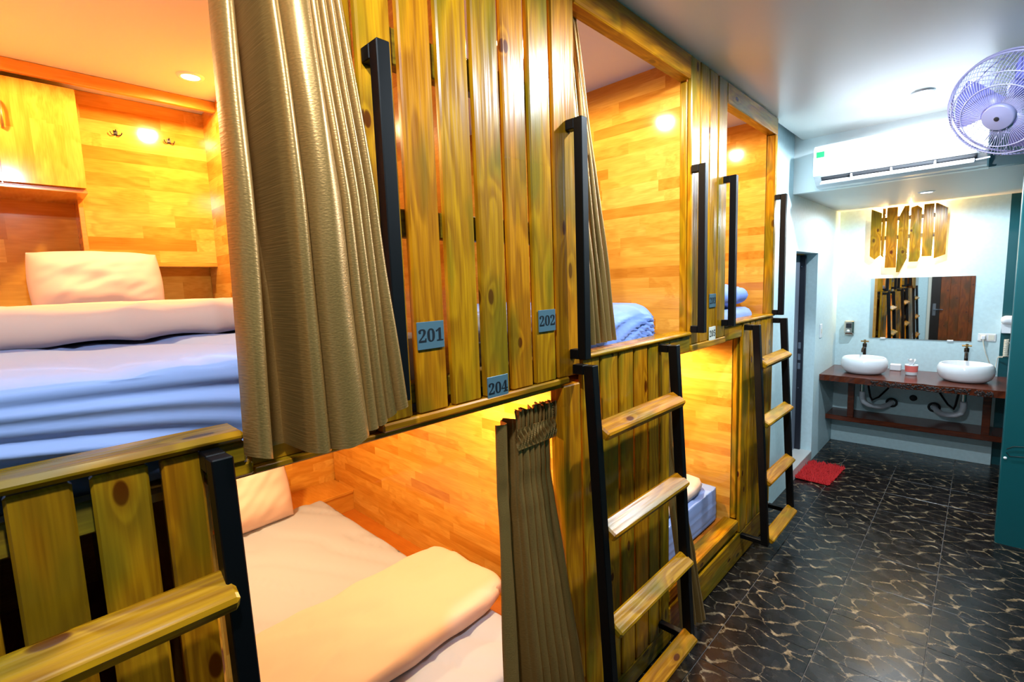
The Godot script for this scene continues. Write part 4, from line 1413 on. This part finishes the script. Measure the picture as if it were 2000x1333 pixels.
	cap.xf = Transform3D(fb * Basis(Vector3.RIGHT, PI * 0.5), d * 0.092)
	cap.lathe([Vector2(0.050, 0.0), Vector2(0.050, 0.010), Vector2(0.045, 0.016), Vector2(0.0, 0.02)], Vector3.ZERO, 36)
	part("badge_disc", cap, M.fan_body, fn)
	var dot := MB.new()
	dot.xf = Transform3D(fb * Basis(Vector3.RIGHT, PI * 0.5), d * 0.111)
	dot.lathe([Vector2(0.008, 0.0), Vector2(0.008, 0.002), Vector2(0.0, 0.0025)], Vector3.ZERO, 16)
	part("badge_emblem", dot, M.dark_plastic, fn)
	for b in 3:
		var bl := MB.new()
		bl.xf = Transform3D(fb * Basis(Vector3(0, 0, 1), TAU * b / 3.0 + 0.7), Vector3.ZERO)
		bl.sheet(func(u: float, w: float) -> Vector3:
			var rr := lerpf(0.03, 0.18, w)
			var half := lerpf(0.35, 0.55, sin(w * PI * 0.7))
			var a := (u - 0.5) * 2.0 * half
			return Vector3(cos(a) * rr, sin(a) * rr, (u - 0.5) * 0.05 * (1.0 - 0.3 * w)), 16, 12, 0.002)
		part("blade", bl, M.fan_blade, fn)
	var hub := MB.new()
	hub.xf = Transform3D(fb * Basis(Vector3.RIGHT, PI * 0.5), Vector3.ZERO)
	hub.lathe([Vector2(0.0, 0.03), Vector2(0.03, 0.028), Vector2(0.036, 0.015), Vector2(0.036, -0.03), Vector2(0.0, -0.03)], Vector3.ZERO, 24)
	part("hub", hub, M.fan_body, fn)
	var mo := MB.new()
	mo.xf = Transform3D(fb * Basis(Vector3.RIGHT, PI * 0.5), Vector3.ZERO)
	mo.lathe([Vector2(0.0, -0.215), Vector2(0.045, -0.205), Vector2(0.065, -0.17), Vector2(0.068, -0.105), Vector2(0.05, -0.098), Vector2(0.0, -0.098)], Vector3.ZERO, 28)
	part("motor_housing", mo, M.fan_body, fn)
	var arm := MB.new()
	var base := Vector3(RIGHT_X - 0.972 - 0.03, -0.06, -0.14)
	arm.tube([-d * 0.16, -d * 0.19 + Vector3(0.03, -0.04, -0.02), Vector3(0.22, -0.06, -0.15), base], [0.024, 0.024, 0.02, 0.024], 14)
	part("arm", arm, M.fan_body, fn)
	part("wall_bracket", bx(base + Vector3(0, -0.07, -0.05), base + Vector3(0.03, 0.07, 0.05), 0.008), M.fan_body, fn)
	# loose cable loop on the teal wall end
	var cl := MB.new()
	cl.tube([Vector3(1.075, 0.58, -3.915), Vector3(1.10, 0.60, -3.912), Vector3(1.16, 0.61, -3.912), Vector3(1.20, 0.59, -3.912), Vector3(1.16, 0.55, -3.912), Vector3(1.09, 0.54, -3.912), Vector3(1.075, 0.56, -3.915)], 0.0022, 6)
	single("cable_loop", cl, M.rubber, "thin dark cable loop on the teal wall end", "cable")
	var ck := MB.new()
	ck.lathe([Vector2(0.0, 0.006), Vector2(0.007, 0.005), Vector2(0.008, 0.0)], Vector3.ZERO, 12)
	var cko := single("cable_clip", ck, M.white_plastic, "tiny white clip on the edge of the teal wall end", "clip", Vector3(1.072, 0.525, -3.92))
	cko.rotation_degrees.x = 90
